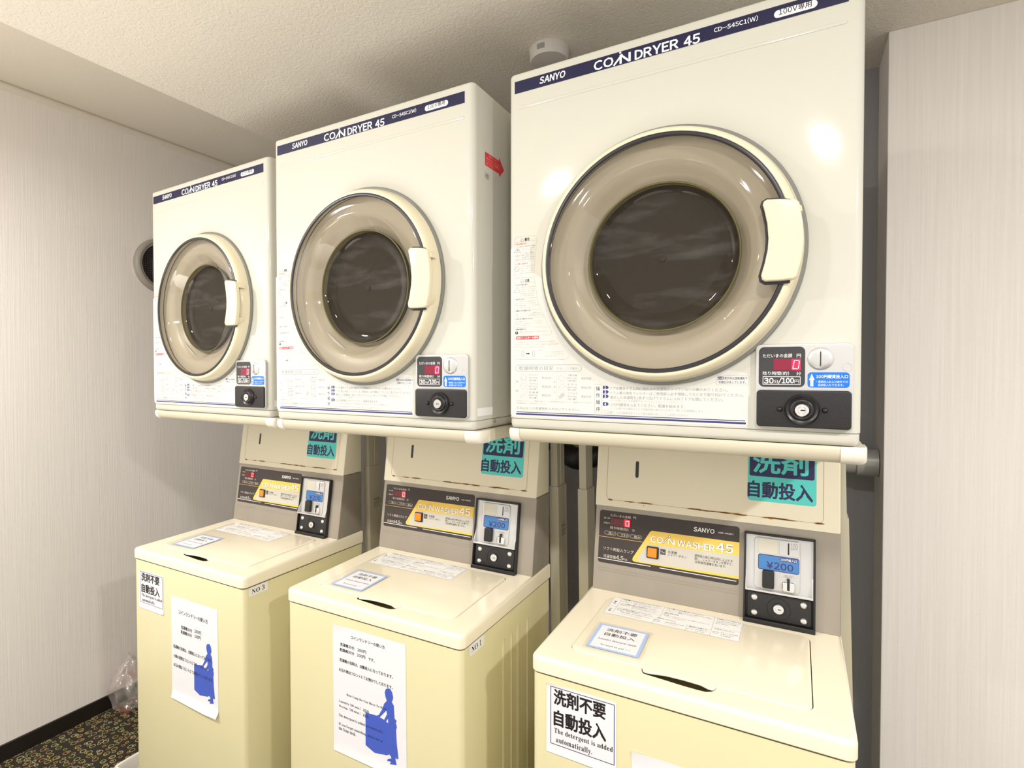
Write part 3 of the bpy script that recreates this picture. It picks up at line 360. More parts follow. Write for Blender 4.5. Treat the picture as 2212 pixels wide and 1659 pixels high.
STICK = [['R', 'teal', 0.3394, 0.2437, 0.4659, 0.3858, 0.006], ['R', 'label_navy', 0.3422, 0.2958, 0.4626, 0.3794, 0.004], ['T', '洗剤', 'teal', 0.3481, 0.452, 0.326, 0.0469, 2, 0], ['T', '自動投入', 'label_navy', 0.339, 0.4601, 0.2683, 0.0355, 2, 0]]
PAPER2 = [['P', 'silhouette', [[0.1533, -0.1186], [0.1563, -0.1108], [0.1626, -0.1075], [0.1687, -0.1073], [0.1736, -0.1127], [0.1767, -0.1235], [0.1752, -0.1302], [0.1723, -0.1342], [0.1783, -0.1416], [0.1788, -0.1522], [0.1801, -0.1694], [0.185, -0.1717], [0.1855, -0.1745], [0.183, -0.1763], [0.1861, -0.186], [0.1837, -0.1936], [0.1852, -0.2204], [0.1894, -0.2541], [0.185, -0.2566], [0.1826, -0.2536], [0.1813, -0.2589], [0.1845, -0.2695], [0.1653, -0.2744], [0.169, -0.2681], [0.1579, -0.2691], [0.1604, -0.2643], [0.1703, -0.2598], [0.1691, -0.2563], [0.1642, -0.2531], [0.158, -0.2572], [0.1226, -0.2635], [0.102, -0.2565], [0.0968, -0.2542], [0.0973, -0.1802], [0.1295, -0.1777], [0.1359, -0.1743], [0.1461, -0.1583], [0.1512, -0.1449], [0.1587, -0.1363], [0.155, -0.128]]], ['P', 'paper', [[0.1389, -0.1787], [0.1575, -0.1583], [0.159, -0.1661], [0.1509, -0.1805]]], ['P', 'paper', [[0.1619, -0.1751], [0.1621, -0.1845], [0.1564, -0.1827]]], ['T', 'コインランドリーの使い方', 'ink_black', 0.0562, 0.1544, -0.0196, 0.0084, 1, 0], ['T', '洗濯機30分', 'ink_black', 0.0227, 0.0662, -0.043, 0.0078, 1, 0], ['T', '200円', 'ink_black', 0.0752, 0.1009, -0.0438, 0.0077, 1, 0], ['T', '乾燥機30分', 'ink_black', 0.0215, 0.0655, -0.0556, 0.0078, 1, 0], ['T', '100円', 'ink_black', 0.074, 0.0982, -0.0558, 0.0077, 1, 0], ['T', 'です。', 'ink_black', 0.107, 0.1252, -0.0567, 0.0072, 1, 0], ['T', '洗濯機の洗剤は、自動投入になっております。', 'ink_black', 0.0202, 0.1762, -0.0796, 0.0081, 1, 0], ['T', 'お忘れ物はフロントにてお預かりしております。', 'ink_black', 0.0186, 0.1756, -0.1028, 0.0081, 1, 0], ['T', 'How Long Do You Have To Wait?', 'ink_black', 0.041, 0.161, -0.1561, 0.0069, 9, 0], ['T', 'Laundry (30 min.)', 'ink_black', 0.0177, 0.0829, -0.1766, 0.0074, 9, 0], ['T', '¥200', 'ink_black', 0.0906, 0.1072, -0.1769, 0.0069, 1, 0], ['T', 'Drying  (30 min.)', 'ink_black', 0.0171, 0.0821, -0.1879, 0.0074, 9, 0], ['T', '¥100', 'ink_black', 0.0899, 0.1066, -0.1883, 0.0069, 1, 0], ['T', 'The detergent is added automatically.', 'ink_black', 0.0163, 0.1483, -0.2102, 0.0073, 9, 0], ['T', 'If you forget something, please ask at', 'ink_black', 0.0161, 0.1469, -0.2308, 0.0073, 9, 0], ['T', 'the front desk.', 'ink_black', 0.0161, 0.0679, -0.2404, 0.0075, 9, 0]]
PAPER1 = [['P', 'silhouette', [[0.1598, -0.1121], [0.1627, -0.1044], [0.1689, -0.1012], [0.1748, -0.101], [0.1796, -0.1063], [0.1827, -0.1169], [0.1812, -0.1235], [0.1784, -0.1274], [0.1842, -0.1347], [0.1847, -0.1451], [0.186, -0.162], [0.1908, -0.1643], [0.1913, -0.167], [0.1888, -0.1688], [0.1919, -0.1783], [0.1895, -0.1858], [0.191, -0.2121], [0.1951, -0.2452], [0.1908, -0.2477], [0.1885, -0.2447], [0.1872, -0.2499], [0.1903, -0.2603], [0.1715, -0.2652], [0.1751, -0.259], [0.1643, -0.26], [0.1667, -0.2552], [0.1764, -0.2508], [0.1752, -0.2474], [0.1704, -0.2442], [0.1644, -0.2483], [0.1297, -0.2544], [0.1095, -0.2476], [0.1044, -0.2453], [0.1049, -0.1726], [0.1365, -0.1701], [0.1427, -0.1668], [0.1527, -0.1511], [0.1577, -0.1379], [0.1651, -0.1295], [0.1614, -0.1213]]], ['P', 'paper', [[0.1457, -0.1711], [0.1639, -0.1511], [0.1653, -0.1588], [0.1574, -0.1729]]], ['P', 'paper', [[0.1682, -0.1676], [0.1684, -0.1768], [0.1628, -0.1751]]], ['T', 'コインランドリーの使い方', 'ink_black', 0.0356, 0.1675, -0.0415, 0.0126, 1, 0], ['T', '洗濯機30分', 'ink_black', 0.0463, 0.0973, -0.0828, 0.0105, 1, 0], ['T', '200円', 'ink_black', 0.108, 0.1377, -0.0801, 0.0104, 1, 0], ['T', '乾燥機30分', 'ink_black', 0.0451, 0.0962, -0.0966, 0.0105, 1, 0], ['T', '100円', 'ink_black', 0.1077, 0.1353, -0.0944, 0.0104, 1, 0], ['T', '洗濯機の洗剤は、自動投入になっております。', 'ink_black', 0.0083, 0.1869, -0.1455, 0.0105, 1, 0], ['T', '小銭の両替はフロントにて行っております。', 'ink_black', 0.0096, 0.1729, -0.173, 0.0105, 1, 0], ['T', 'お忘れ物はフロントにてお預かりしております。', 'ink_black', 0.0091, 0.188, -0.1987, 0.0105, 1, 0]]
SIGN = [['O', 'ink_navy', 0.008, -0.1115, 0.1274, -0.0048, 0.0, 0.0012], ['T', '洗剤不要', 'ink_black', 0.0143, 0.1118, -0.0222, 0.0296, 2, 0], ['T', '自動投入', 'ink_black', 0.0143, 0.1125, -0.061, 0.0302, 2, 0], ['T', 'The detergent is added', 'ink_black', 0.0156, 0.1244, -0.0859, 0.0115, 9, 0], ['T', 'automatically.', 'ink_black', 0.0193, 0.0873, -0.1023, 0.0128, 9, 0]]
# ---------------------------------------------------------------- the setting
def struct(name, mb, m, **k): return tag(mb.build(name, m, **k), kind='structure')
XW, YB, YP, XP, UPC, XA = -2.505, 1.95, 1.76, .199, 2.462, -1.722
XR, YF = 2.2, -1.9
b = MB(); b.box(XW-.1, YF, -.06, XR, YB+.1, 0); struct('floor', b, carpetm, smooth=0)
b = MB(); b.box(XW-.1, YF, 0, XW, YB+.1, UPC+.1); struct('wall_left', b, wallp, smooth=0)
b = MB(); b.box(XW, YB, 0, XR, YB+.1, UPC+.1); struct('wall_back', b, greywall, smooth=0)
b = MB(); b.box(XP, YP, 0, XR, YB, CEIL, .002); struct('wall_right', b, wallp, smooth=0)
b = MB(); b.box(XA, YF, CEIL, XR, YB, UPC+.1); struct('ceiling', b, ceilm, smooth=0)
b = MB(); b.box(XW, YF, UPC, XA, YB, UPC+.1); struct('ceiling', b, ceilm2, smooth=0)
b = MB(); b.box(XW, YF, 0, XW+.010, YB, .060, .002); struct('baseboard_left', b, skirt, smooth=0)
b = MB(); b.box(XW+.010, YB-.010, 0, XP, YB, .060, .002); struct('baseboard_back', b, skirt, smooth=0)
b = MB(); P = [(0, 0), (.012, 0), (.016, -.006), (.016, -.012), (.010, -.020), (.006, -.026), (0, -.028)]
b.loft([[(XW+x, y, UPC+z) for x, z in P] for y in (YF, YB)]); struct('trim_1', b, ceilm2, smooth=40)
# ---------------------------------------------------------------- coin dryers
W, H, DD = .6, .7165, .47
FM = Matrix(((1, 0, 0, 0), (0, 0, -1, 0), (0, 1, 0, H), (0, 0, 0, 1)))
SM = Matrix(((0, 0, 1, W), (1, 0, 0, 0), (0, 1, 0, H), (0, 0, 0, 1)))
DCX, DCZ = .302, -.398
def plan(x0, y0, x1, y1, r, n=6):          # front corners rounded, starts at the front right; last->first is the front edge
    P = [(x1-r+r*math.sin(math.pi/2*i/n), y0+r-r*math.cos(math.pi/2*i/n)) for i in range(n+1)]
    P += [(x1, y1), (x0, y1)]
    return P+[(x0+r-r*math.cos(math.pi/2*i/n), y0+r-r*math.sin(math.pi/2*i/n)) for i in range(n+1)]
def circ(cx, cz, r, n): return [(cx+r*math.cos(2*math.pi*i/n), cz+r*math.sin(2*math.pi*i/n)) for i in range(n)]
def dome(b, cx, cz, r, n0, h, seg=20): b.lathe([(r*math.cos(t*math.pi/12), n0+h*math.sin(t*math.pi/12)) for t in range(6)]+[(r*.02, n0+h)], cx, cz, seg, False, True)
def make_dryer():
    t = thing('coin_dryer', None, 'dryer')
    b = MB(); P = plan(0, 0, W, DD, .013); n = len(P); z0, z1, rr = .0212, H-.006, .006
    rings = [[(x, y, z0) for x, y in P], [(x, y, z1) for x, y in P]]
    for i in range(1, 5):
        a = math.pi/2*i/4; rings.append([(x, y, z1+rr*math.sin(a)) for x, y in inset(P, rr*(1-math.cos(a)))])
    R = [b.ring(r) for r in rings]; b.bridge(R[0], R[1], closed=False)
    for p, q in zip(R[1:], R[2:]): b.bridge(p, q)
    b.face(R[-1]); b.face(list(reversed(R[0])))
    ov = [R[0][-1], R[0][0], R[1][0], R[1][-1]]; cv = [b.bm.verts.new((x, 0, z+H)) for x, z in circ(DCX, DCZ, .205, 64)]
    es = []
    for L in (ov, cv):
        for i in range(len(L)): es.append(b.bm.edges.get((L[i], L[(i+1) % len(L)])) or b.bm.edges.new((L[i], L[(i+1) % len(L)])))
    bmesh.ops.triangle_fill(b.bm, use_beauty=True, edges=es)
    c = b.build('cabinet', enamel, t, smooth=30)
    b = MB(); b.rprism(.022, -.0735, .577, -.0672, .003, 0, .0009, .0008); b.build('crease', enamel, t, FM)
    b = MB(); Q = plan(.001, .001, W-.001, DD, .013)
    b.loft([[(x, y, z) for x, y in inset(Q, d)] for d, z in ((.010, 0), (.0045, .0012), (.0015, .0042), (.0001, .009), (.0001, .0195), (.0025, .0197), (.0025, .0212))])
    b.build('base_trim', enamel2, t)
    decal('name_band', [['R', 'ink_grey', .0138, -.0413, .5787, -.0167, 0], ['R', 'band_navy', .0142, -.041, .5783, -.0171, 0]]+BAND, t, FM, .0002)
    decal('print_film', [['P', 'print_film', [(.009, -.692), (.441, -.692), (.445, -.688), (.445, -.607), (.441, -.603), (.30, -.58), (.05, -.40), (.048, -.352), (.043, -.347), (.010, -.347), (.005, -.352), (.005, -.688)]]], t, FM, .0001, .00002)
    decal('instruction_print', [['N']+e[1:] if e[0] == 'N' else e for e in FRONT], t, FM, .0002, flat=True)
    b = MB(); b.lathe([(.2215, 0), (.2215, .006), (.2192, .0085), (.2183, .018), (.2155, .0272), (.2112, .0325), (.2065, .0342), (.2046, .0332), (.2040, .018)], DCX, DCZ, 96)
    d = b.build('door', doorcream, t, FM, smooth=50)
    b = MB(); b.lathe([(.1322, .0012), (.1312, .0024), (.1292, .0022), (.1280, -.0020)], DCX, DCZ, 96); b.build('inner_seal', MATS['olive_seal'], d, FM, smooth=60)
    b = MB(); b.lathe([(.2272, .0002), (.2272, .0040), (.2255, .0062), (.2212, .0062)], DCX, DCZ, 96); b.build('seal', greyseal, d, FM)
    b = MB(); b.lathe([(.2050, .0322), (.2050, .0350), (.2030, .0360), (.1995, .0356), (.1980, .0340), (.198, .032)], DCX, DCZ, 96)
    HP = [(.4665, -.3420), (.4680, -.3370), (.4725, -.3345), (.490, -.3365), (.5120, -.3405), (.5160, -.3450), (.5205, -.372), (.5225, -.403), (.5195, -.432), (.5140, -.456), (.5095, -.4605), (.490, -.4612), (.4710, -.4608), (.4662, -.4575), (.4650, -.4510), (.4700, -.432), (.4738, -.412), (.4748, -.395), (.4730, -.372), (.4690, -.352)]
    b.prism([(min(x, .5045), z) for x, z in inset(HP, -.0042)], .0340, .0366)
    b.build('gasket', gasket, d, FM)
    b = MB(); b.lathe([(.1992, .0335), (.196, .0350), (.180, .0352), (.1655, .0348), (.1625, .0362), (.159, .0345), (.1545, .0275), (.1465, .018), (.139, .009), (.1325, .002), (.1288, -.0010)], DCX, DCZ, 96); b.build('smoked_window', smoked, d, FM, smooth=60)
    b = MB(); b.lathe([(.2035, .016), (.185, .012), (.168, .009), (.157, .003), (.150, -.004), (.138, -.010), (.1292, -.013)], DCX, DCZ, 96); b.build('liner', liner, d, FM, smooth=60)
    b = MB(); b.lathe([(.1292, -.0012), (.1268, -.0050), (.1215, -.0118), (.1130, -.0158), (.0950, -.0174), (.0062, -.0176), (.0058, -.0162), (.0005, -.0160)], DCX, DCZ, 96, False, True); b.build('porthole_glass', darkglass, d, FM, smooth=40)
    b = MB(); b.prism(HP, .0375, .0478, .0035)
    b.prism([(.470, -.3515), (.4715, -.3385), (.5125, -.3432), (.5190, -.3490), (.5205, -.3575)], .020, .0385, .001); b.prism([(.469, -.4480), (.468, -.4575), (.5075, -.4580), (.5130, -.4520), (.5165, -.4430), (.5175, -.440)], .020, .0385, .001)
    b.prism([(.471, -.345), (.4845, -.347), (.490, -.397), (.4845, -.452), (.4695, -.452), (.478, -.412), (.478, -.38)], .030, .0385)
    b.build('handle', doorcream, d, FM, smooth=50)
    b = MB(); b.lathe([(.1285, -.020), (.245, -.030), (.245, -.36), (.0005, -.36)], DCX, DCZ, 64, False, True); b.build('drum', drumm, t, FM)
    b = MB(); b.rprism(.4559, -.6915, .5896, -.557, .009, 0, .008, .0018)
    b.lathe([(.0064, .0078), (.0064, .0085), (.0058, .0085), (.0058, .0078)], .5813, -.5941, 24)
    u = b.build('coin_unit', silver, t, FM)
    decal('display_panel', DPANEL, u, FM, .0082); decal('digit_display', DLED, u, FM, .0086); decal('coin_label', DBLUE, u, FM, .0082)
    b = MB(); b.lathe([(.0180, .0078), (.0172, .0092), (.0150, .0108), (.0110, .0120), (.0060, .0126), (.0004, .0128)], .5464, -.581, 40, False, True); b.build('coin_chute', silver, u, FM, smooth=60)
    b = MB(); b.rprism(.5457, -.5923, .5471, -.5698, .0006, .0100, .0131); b.build('coin_slot', black, u, FM)
    b = MB(); b.rprism(.4580, -.6895, .5873, -.6305, .006, .008, .0125, .0018); b.build('lock_plate', blackcrackle, u, FM)
    b = MB(); b.lathe([(.0245, .0120), (.0238, .0165), (.0215, .0190), (.0190, .0175), (.0172, .0168), (.0158, .0190), (.0135, .0200), (.0112, .0185), (.0102, .0170), (.0005, .0168)], .5221, -.6606, 48, False, True); b.build('lock_ring', black, u, FM, smooth=60)
    b = MB(); b.lathe([(.0096, .0165), (.0096, .0215), (.0088, .0222), (.0060, .0222), (.0057, .0218), (.0053, .0224), (.0004, .0226)], .5221, -.6612, 32, False, True)
    b.mi = 1; b.box(.5203, -.6620, .0224, .5268, -.6602, .02285); b.build('lock', [chrome, black], u, FM)
    for x in (.4916, .5529): b = MB(); dome(b, x, -.6608, .0043, .0122, .0048); b.build('knob', black, u, FM, smooth=60)
    AR = [(.0457, -.1290), (.108, -.1285), (.108, -.1210), (.132, -.1430), (.108, -.1645), (.108, -.1572), (.0457, -.1572)]
    decal('arrow_sticker', [['P', 'ink_red', AR]]+[['T', s, 'ink_pink', a, c, zz, .0042, 0, 0] for s, a, c, zz in (('吸気フィルター', .063, .100, -.1335), ('運転中はフィルターを外さないで', .050, .112, -.1405), ('ください。月に一度は掃除して', .049, .112, -.1465), ('使用してください。', .049, .088, -.1525))], t, SM, .0002)
    decal('small_label', [['O', 'ink_dgrey', .0456, -.1785, .0628, -.1728, .001, .0004], ['O', 'ink_dgrey', .0456, -.1842, .0628, -.1787, .001, .0004], ['T', '注意', 'ink_dgrey', .048, .060, -.1757, .003, 0, 0], ['T', '高温', 'ink_grey', .048, .060, -.1815, .003, 0, 0]], t, SM, .0002)
    decal('blank_label', [['R', 'white', .012, -.687, .0786, -.670, 0]], t, SM, .0002)
    b = MB(); dome(b, .0889, -.7030, .0042, -.0008, .002); b.build('screw', metald, t, SM)
    return t
dry0 = make_dryer()
ZD = [(-1.8562, 1.0620, .5694, -.0412), (-1.1760, .9868, .5737, -.0065), (-.5138, 1.0167, .5812, -.0079)]
DL = ['white coin dryer with round smoked door, farthest back beside the wall vent', 'white coin dryer with round smoked door, middle of three, red arrow on its side', 'white coin dryer with round smoked door, largest, under the ceiling detector']
for i, (x, y, z, r) in enumerate(ZD):
    o = dry0 if i == 0 else copy_tree(dry0)
    o.location = (x, y, z+.0171-H+CAMZ); o.rotation_euler = (0, 0, r)
    tag(o, DL[i], 'dryer', 'coin dryers in a row')
# ---------------------------------------------------------------- dryer stands
def make_stand(i):
    x, y, z, r = ZD[i]; T = z+.0171-H+CAMZ-.0006
    t = thing('dryer_stand', ['cream metal stand with telescopic legs holding up the farthest dryer', 'cream metal stand with telescopic legs holding up the middle dryer', 'cream metal stand with telescopic legs holding up the dryer nearest the right wall'][i], 'stand', (x, y, 0), r, 'dryer stands')
    sec = [(.006, 0), (.003, -.004), (.003, -.012), (.006, -.020), (.012, -.0255), (.020, -.0275), (.048, -.0275), (.048, 0)]
    b = MB(); b.loft([[(a, yy, T+zz) for yy, zz in sec] for a in (.021, .576)]); b.build('front_rail', standc, t, smooth=50)
    for s, (a0, a1) in enumerate(((-.004, .022), (.575, .609))):
        b = MB(); c = [(yy-.0015 if yy < .03 else yy+.004, zz-(.001 if zz < -.01 else 0)) for yy, zz in sec]
        q = .010
        if s: rings = [(a0, 0), (a1-q, 0), (a1-.003, .003), (a1, .009)]
        else: rings = [(a0, .009), (a0+.003, .003), (a0+q, 0), (a1, 0)]
        b.loft([[(a, min(yy+d, .052), T+zz*(1-d*12)) for yy, zz in c] for a, d in rings]); b.build('corner_cap', capw, t, smooth=50)
    for a0 in (-.003, .584): b = MB(); b.box(a0, .050, T-.026, a0+.023, DD+.02, T, .002); b.build('side_rail', standc, t)
    b = MB(); b.box(.020, DD-.01, T-.026, .584, DD+.018, T, .002); b.build('back_rail', standc, t)
    yl = (1.42-y) if i else .375
    for s, (a0, dx) in enumerate(((-.002, .02), (.580, .036 if i == 2 else .02))):
        zj = 1.10; f = lambda zz: dx*(1-zz/T)
        b = MB(); b.loft([[(a0+f(zz)+p, yl+q, zz) for p, q in ((.0035, .003), (.0225, .003), (.0225, .026), (.0205, .027), (.0205, .030), (.0225, .031), (.0225, .056), (.0035, .056))] for zz in (zj-.05, T-.026)]); lg = b.build('leg', standc, t, smooth=20)
        b = MB(); b.loft([[(a0+f(zz)+p, yl+q, zz) for p, q in ((0, 0), (.026, 0), (.026, .060), (0, .060))] for zz in (.0, zj)]); b.build('leg_sleeve', standc, lg, smooth=20)
        if s: decal('rating_label', [['N', 'ink_black', .0012, [(.02, .985), (.05, .985)]], ['T', '株式会社', 'ink_black', .02, .045, .990, .004, 1, 0], ['T', '乾燥機専用架台', 'ink_dgrey', .02, .055, .976, .004, 0, 0], ['T', 'DS-K45', 'ink_dgrey', .02, .045, .969, .004, 0, 0], ['T', '耐荷重 45kg', 'ink_dgrey', .02, .052, .962, .004, 0, 0]], lg, Matrix(((0, 0, 1, a0+.026+f(.975)), (1, 0, 0, yl), (0, 1, 0, 0), (0, 0, 0, 1))), .0006)
        b = MB(); b.box(a0+dx-.004, yl-.01, 0, a0+dx+.030, yl+.11, .012, .002); b.build('foot', standc, t)
for i in range(3): make_stand(i)
# ---------------------------------------------------------------- coin washers
WW, WD, TP = .51, .454, .8546
ey, ez = .1454, .9894
WF = Matrix(((1, 0, 0, 0), (0, 0, -1, .004), (0, 1, 0, TP), (0, 0, 0, 1)))
WS = Matrix(((1, 0, 0, 0), (0, ey, -ez, .3412), (0, ez, ey, TP+.0402), (0, 0, 0, 1)))
WT = Matrix(((1, 0, 0, 0), (0, 1, 0, 0), (0, .0255, 1, TP+.0303), (0, 0, 0, 1)))
WX = Matrix(((0, 0, 1, 0), (1, 0, 0, 0), (0, 1, 0, TP), (0, 0, 0, 1)))
WR = Matrix(((0, 0, 1, .507), (1, 0, 0, 0), (0, 1, 0, TP), (0, 0, 0, 1)))
def caution():
    E = [['R', 'white', .0705, .2224, .3377, .3105, .002]]
    L = lambda w, *p: E.append(['N', 'ink_grey', w, list(p)])
    x0, x1, y0, y1 = .0705, .3377, .2224, .3105
    L(.0006, (x0+.018, y0+.004), (x0+.018, y1)); L(.0006, (x0, .263), (x0+.018, .263)); L(.0006, (.182, .245), (.182, y1)); L(.0006, (.182, .2445), (.1735, .2445)); L(.0006, (.1735, y0), (.1735, .2445)); L(.0006, (.238, y0), (.238, .248)); L(.0006, (.238, .248), (.284, .248)); L(.0006, (.284, y0), (.284, y1)); L(.0006, (.284, .264), (x1, .264)); L(.0006, (x0+.018, .263), (.182, .263))
    E.append(['O', 'ink_grey', x0+.001, y0+.001, x1-.001, y1-.001, .002, .0006])
    for s, x, y in (('警', .0765, .288), ('告', .0765, .279), ('注', .0765, .248), ('意', .0765, .239)): E.append(['T', s, 'ink_black', x, x+.006, y, .006, 1, 0])
    T = lambda s, a, c, y, h=.0036, bo=0, k='ink_dgrey': E.append(['T', s, k, a, c, y, h, bo, 0])
    T('洗濯槽に手を入れないでください。', .091, .175, .3065, .0044, 1, 'ink_black'); T('回転がとまるまで手を入れない。けがをすること', .118, .178, .299); T('があります。お子様に注意してください。', .118, .172, .293)
    T('可燃物の付着した衣類は洗わないでください。', .104, .170, .284, .0044, 1, 'ink_black'); T('爆発や火災の恐れがあります。ベンジン・シンナー・', .118, .179, .277); T('灯油・ガソリンなどの油分のついた物。', .118, .170, .271)
    T('防水性の衣類を入れないでください。', .104, .165, .257, .0044, 1, 'ink_black'); T('脱水時に異常振動することがあり、けがや', .112, .170, .250); T('機械の破損、水もれの原因になります。', .104, .168, .242); T('レインコート・スキーウエアなど', .104, .150, .233)
    T('ふたが開いたまま使わないでください。', .186, .262, .3065, .0044, 1, 'ink_black'); T('異常に気づいたら使用を中止し係員に', .212, .280, .299); T('連絡してください。', .212, .250, .293); T('感電や故障の原因', .186, .215, .283, .0042, 1); T('水をかけたり上に物をのせないで', .205, .278, .270); T('ください。', .205, .230, .263)
    T('熱湯を入れない。', .178, .215, .252, .0042, 1); T('給湯は五十度以下で使用', .196, .233, .240); T('してください。', .196, .225, .233)
    T('漂白剤に注意する。', .242, .278, .244, .0042, 1); T('衣類が変色すること', .256, .281, .236); T('があります。', .256, .276, .229)
    T('定格電圧100V 容量4.5kg', .288, .334, .305, .0042, 1); T('すすぎが終わるまで', .288, .332, .297); T('洗剤を入れる必要は', .288, .330, .290); T('ありません。', .288, .315, .283)
    T('小物を入れない', .288, .325, .258, .0042, 1); T('ポケットの中の硬貨', .302, .333, .247); T('を取り出す。', .302, .328, .240); T('必ず確認。', .302, .322, .233)
    for x, y in ((.098, .279), (.098, .253), (.192, .274), (.180, .238), (.293, .242)): E.append(['O', 'ink_dgrey', x-.0055, y-.0055, x+.0055, y+.0055, .0055, .0007]); L(.0007, (x-.004, y+.004), (x+.004, y-.004))
    for x, y in ((.098, .298), (.192, .297), (.246, .236)): L(.0007, (x-.006, y-.005), (x, y+.005), (x+.006, y-.005), (x-.006, y-.005))
    for x, y in ((.109, .296), (.109, .277), (.104, .248), (.204, .295), (.198, .268), (.212, .245)): E.append(['O', 'ink_grey', x-.004, y-.004, x+.004, y+.004, .003, .0005])
    return E
def make_washer():
    t = thing('coin_washer', None, 'washing machine')
    b = MB(); P = plan(.003, .004, .507, .452, .012)
    b.loft([[(x, y, z) for x, y in inset(P, d)] for z, d in ((.02, .004), (.03, 0), (TP-.003, 0))]); bd = b.build('body', bodyc, t, smooth=30)
    b = MB()
    for yy, w in ((.185, .008), (.225, .005), (.262, .012), (.315, .006)):
        b.loft([[(.5065+dx*k, yy+dy*w, z) for dx, dy in ((0, -1), (.0022, -.45), (.0022, .45), (0, 1))] for z, k in ((.10, 0), (.12, 1), (TP-.07, 1), (TP-.05, 0))])
    b.build('side_beads', bodyc, t, smooth=60)
    for x in (.05, .46):
        for y in (.06, .40): b = MB(); b.tube([(x, y, 0), (x, y, .021)], .02, 16); b.build('foot', black, t)
    # top plate with the lid well and the finger slot cut out
    b = MB(); O = plan(0, 0, WW, WD, .016); r = .008; sl = lambda y: .0255*y
    rings = [[(x, y, TP) for x, y in inset(O, .002)], [(x, y, TP+.002) for x, y in O], [(x, y, TP+.0303-r+sl(y)) for x, y in O]]
    for i in range(1, 6):
        a = math.pi/2*i/5; rings.append([(x, y, TP+.0303-r+r*math.sin(a)+sl(y)) for x, y in inset(O, r*(1-math.cos(a)))])
    b.loft(rings, False, False)
    hole = arc_poly(.0579, .0504, .4560, .3083, .0165)+[(.1938, .0504), (.1964, .0400), (.2005, .0345), (.2177, .0330), (.235, .0318), (.2658, .0292), (.290, .0284), (.303, .0290), (.3115, .0345), (.3158, .0405), (.3172, .0504)]
    hr = b.plate_hole(inset(O, r), [hole], lambda x, y: (x, y, TP+.0303+sl(y)))
    dn = b.ring([(x, y, TP+.0303-.0012+sl(y)) for x, y in hole]); b.bridge(hr[1], dn); b.mi = 1
    d2 = b.ring([(x, y, TP-.05) for x, y in hole]); b.bridge(dn, d2); b.face(d2)  # lower well walls and floor coloured black for the shade of a deep hollow
    b.build('top_plate', [top, black], t, smooth=40)
    b = MB(); b.prism(arc_poly(.0587, .0512, .4546, .3075, .016, 6)+[(.1945, .0512), (.1975, .0425), (.2030, .0398), (.2113, .0412), (.2354, .0470), (.2656, .0480), (.2927, .0462), (.3050, .0405), (.3115, .0400), (.3150, .0430), (.3165, .0512)], -.0015, .0022, .0022); l = b.build('lid', top, t, WT, smooth=40)
    decal('caution_label', caution(), l, WT, .0025, flat=True)
    b = MB(); b.prism([(.3412, .0385), (.3696, .2332), (.452, .2332), (.452, .0385)], .0081, .5085, .003); hs = b.build('control_housing', steel, t, WX, smooth=30)
    b = MB()
    for z in (.0495, .0435): b.rprism(.0187, z, .3213, z+.0022, .001, -.0002, .0006, .0005)
    b.build('pressed_ridges', steel, hs, WS)
    b = MB(); b.prism([(.3680, .2336), (.3915, .3935), (.4000, .3990), (.452, .3990), (.452, .2336)], .0063, .5075, .003); ub = b.build('upper_box', boxc, t, WX, smooth=30)
    n0 = .0018
    E = [['N', 'rust_light', .0007, [(.0319, .350), (.0321, .219)]], ['N', 'rust_light', .0007, [(.4786, .350), (.4786, .2205)]], ['N', 'metal_dark', .0006, [(.0321, .219), (.0345, .2135), (.040, .2110), (.4700, .2110), (.4755, .2140), (.4786, .2205)]]]
    rng = random.Random(4)
    for x, w in ((.042, .006), (.087, .012), (.124, .016), (.236, .02), (.268, .022), (.293, .016), (.325, .014), (.384, .006), (.40, .03), (.471, .008)):
        for c, k in (('rust_light', 1.5), ('rust', 1)):
            pts = [(x+w*k*math.cos(a)*rng.uniform(.6, 1), .2108+.0016*k*math.sin(a)*rng.uniform(.3, 1.1)) for a in [j*math.pi/5 for j in range(10)]]
            E.append(['P', c, pts])
    E.append(['P', 'rust', [(.1195, .2062), (.1208, .2040), (.1222, .2062)]])
    decal('rusty_door_seam', E, ub, WS, n0)
    b = MB(); b.rprism(.0990, .268, .1065, .307, .0037, .0005, .0021); b.build('key_slot', black, ub, WS)
    decal('detergent_sticker', STICK, ub, WS, n0+.0002)
    cp = decal('control_panel', WPANEL, t, WS, .0002); decal('digit_display', WLED, cp, WS, .0020)
    b = MB(); b.rprism(.1320, .0897, .1587, .1160, .0025, 0, .0042, .001); b.build('button_bezel', black, cp, WS)
    b = MB(); b.rprism(.1346, .0922, .1548, .1130, .0018, .003, .0068, .0012); b.build('shower_button', orange, cp, WS)
    b = MB(); b.rprism(.3355, -.0042, .4652, .1787, .005, .0005, .004, .001)
    b.rprism(.3355, -.0042, .3388, .1787, .0015, .003, .0125, .001); b.rprism(.4612, -.0042, .4652, .1787, .0015, .003, .0125, .001); b.rprism(.3355, .1740, .4652, .1787, .002, .003, .0125, .001); b.rprism(.3355, -.0042, .4652, .0050, .002, .003, .0165, .001)
    u = b.build('coin_unit', black, t, WS)
    b = MB(); b.rprism(.3388, .0627, .4612, .1740, .001, .003, .0060); b.rprism(.3545, .0660, .4385, .1700, .007, .005, .0085, .0016); b.rprism(.3388, .0605, .4612, .0645, .001, .0045, .0170, .0008)
    for a in (.3390, .4594): b.loft([[(a+d, .062, .005), (a+d, .062, .017), (a+d, .068, .0165), (a+d, .100, .0062)] for d in (0, .0016)])
    pl = b.build('front_plate', silver, u, WS)
    decal('blank_plate', WCOIN[:2], u, WS, .0086); decal('coin_slot_plate', WCOIN[2:5], u, WS, .0086); decal('return_mark', WCOIN[5:], u, WS, .0086); decal('price_label', WPRICE, u, WS, .0088)
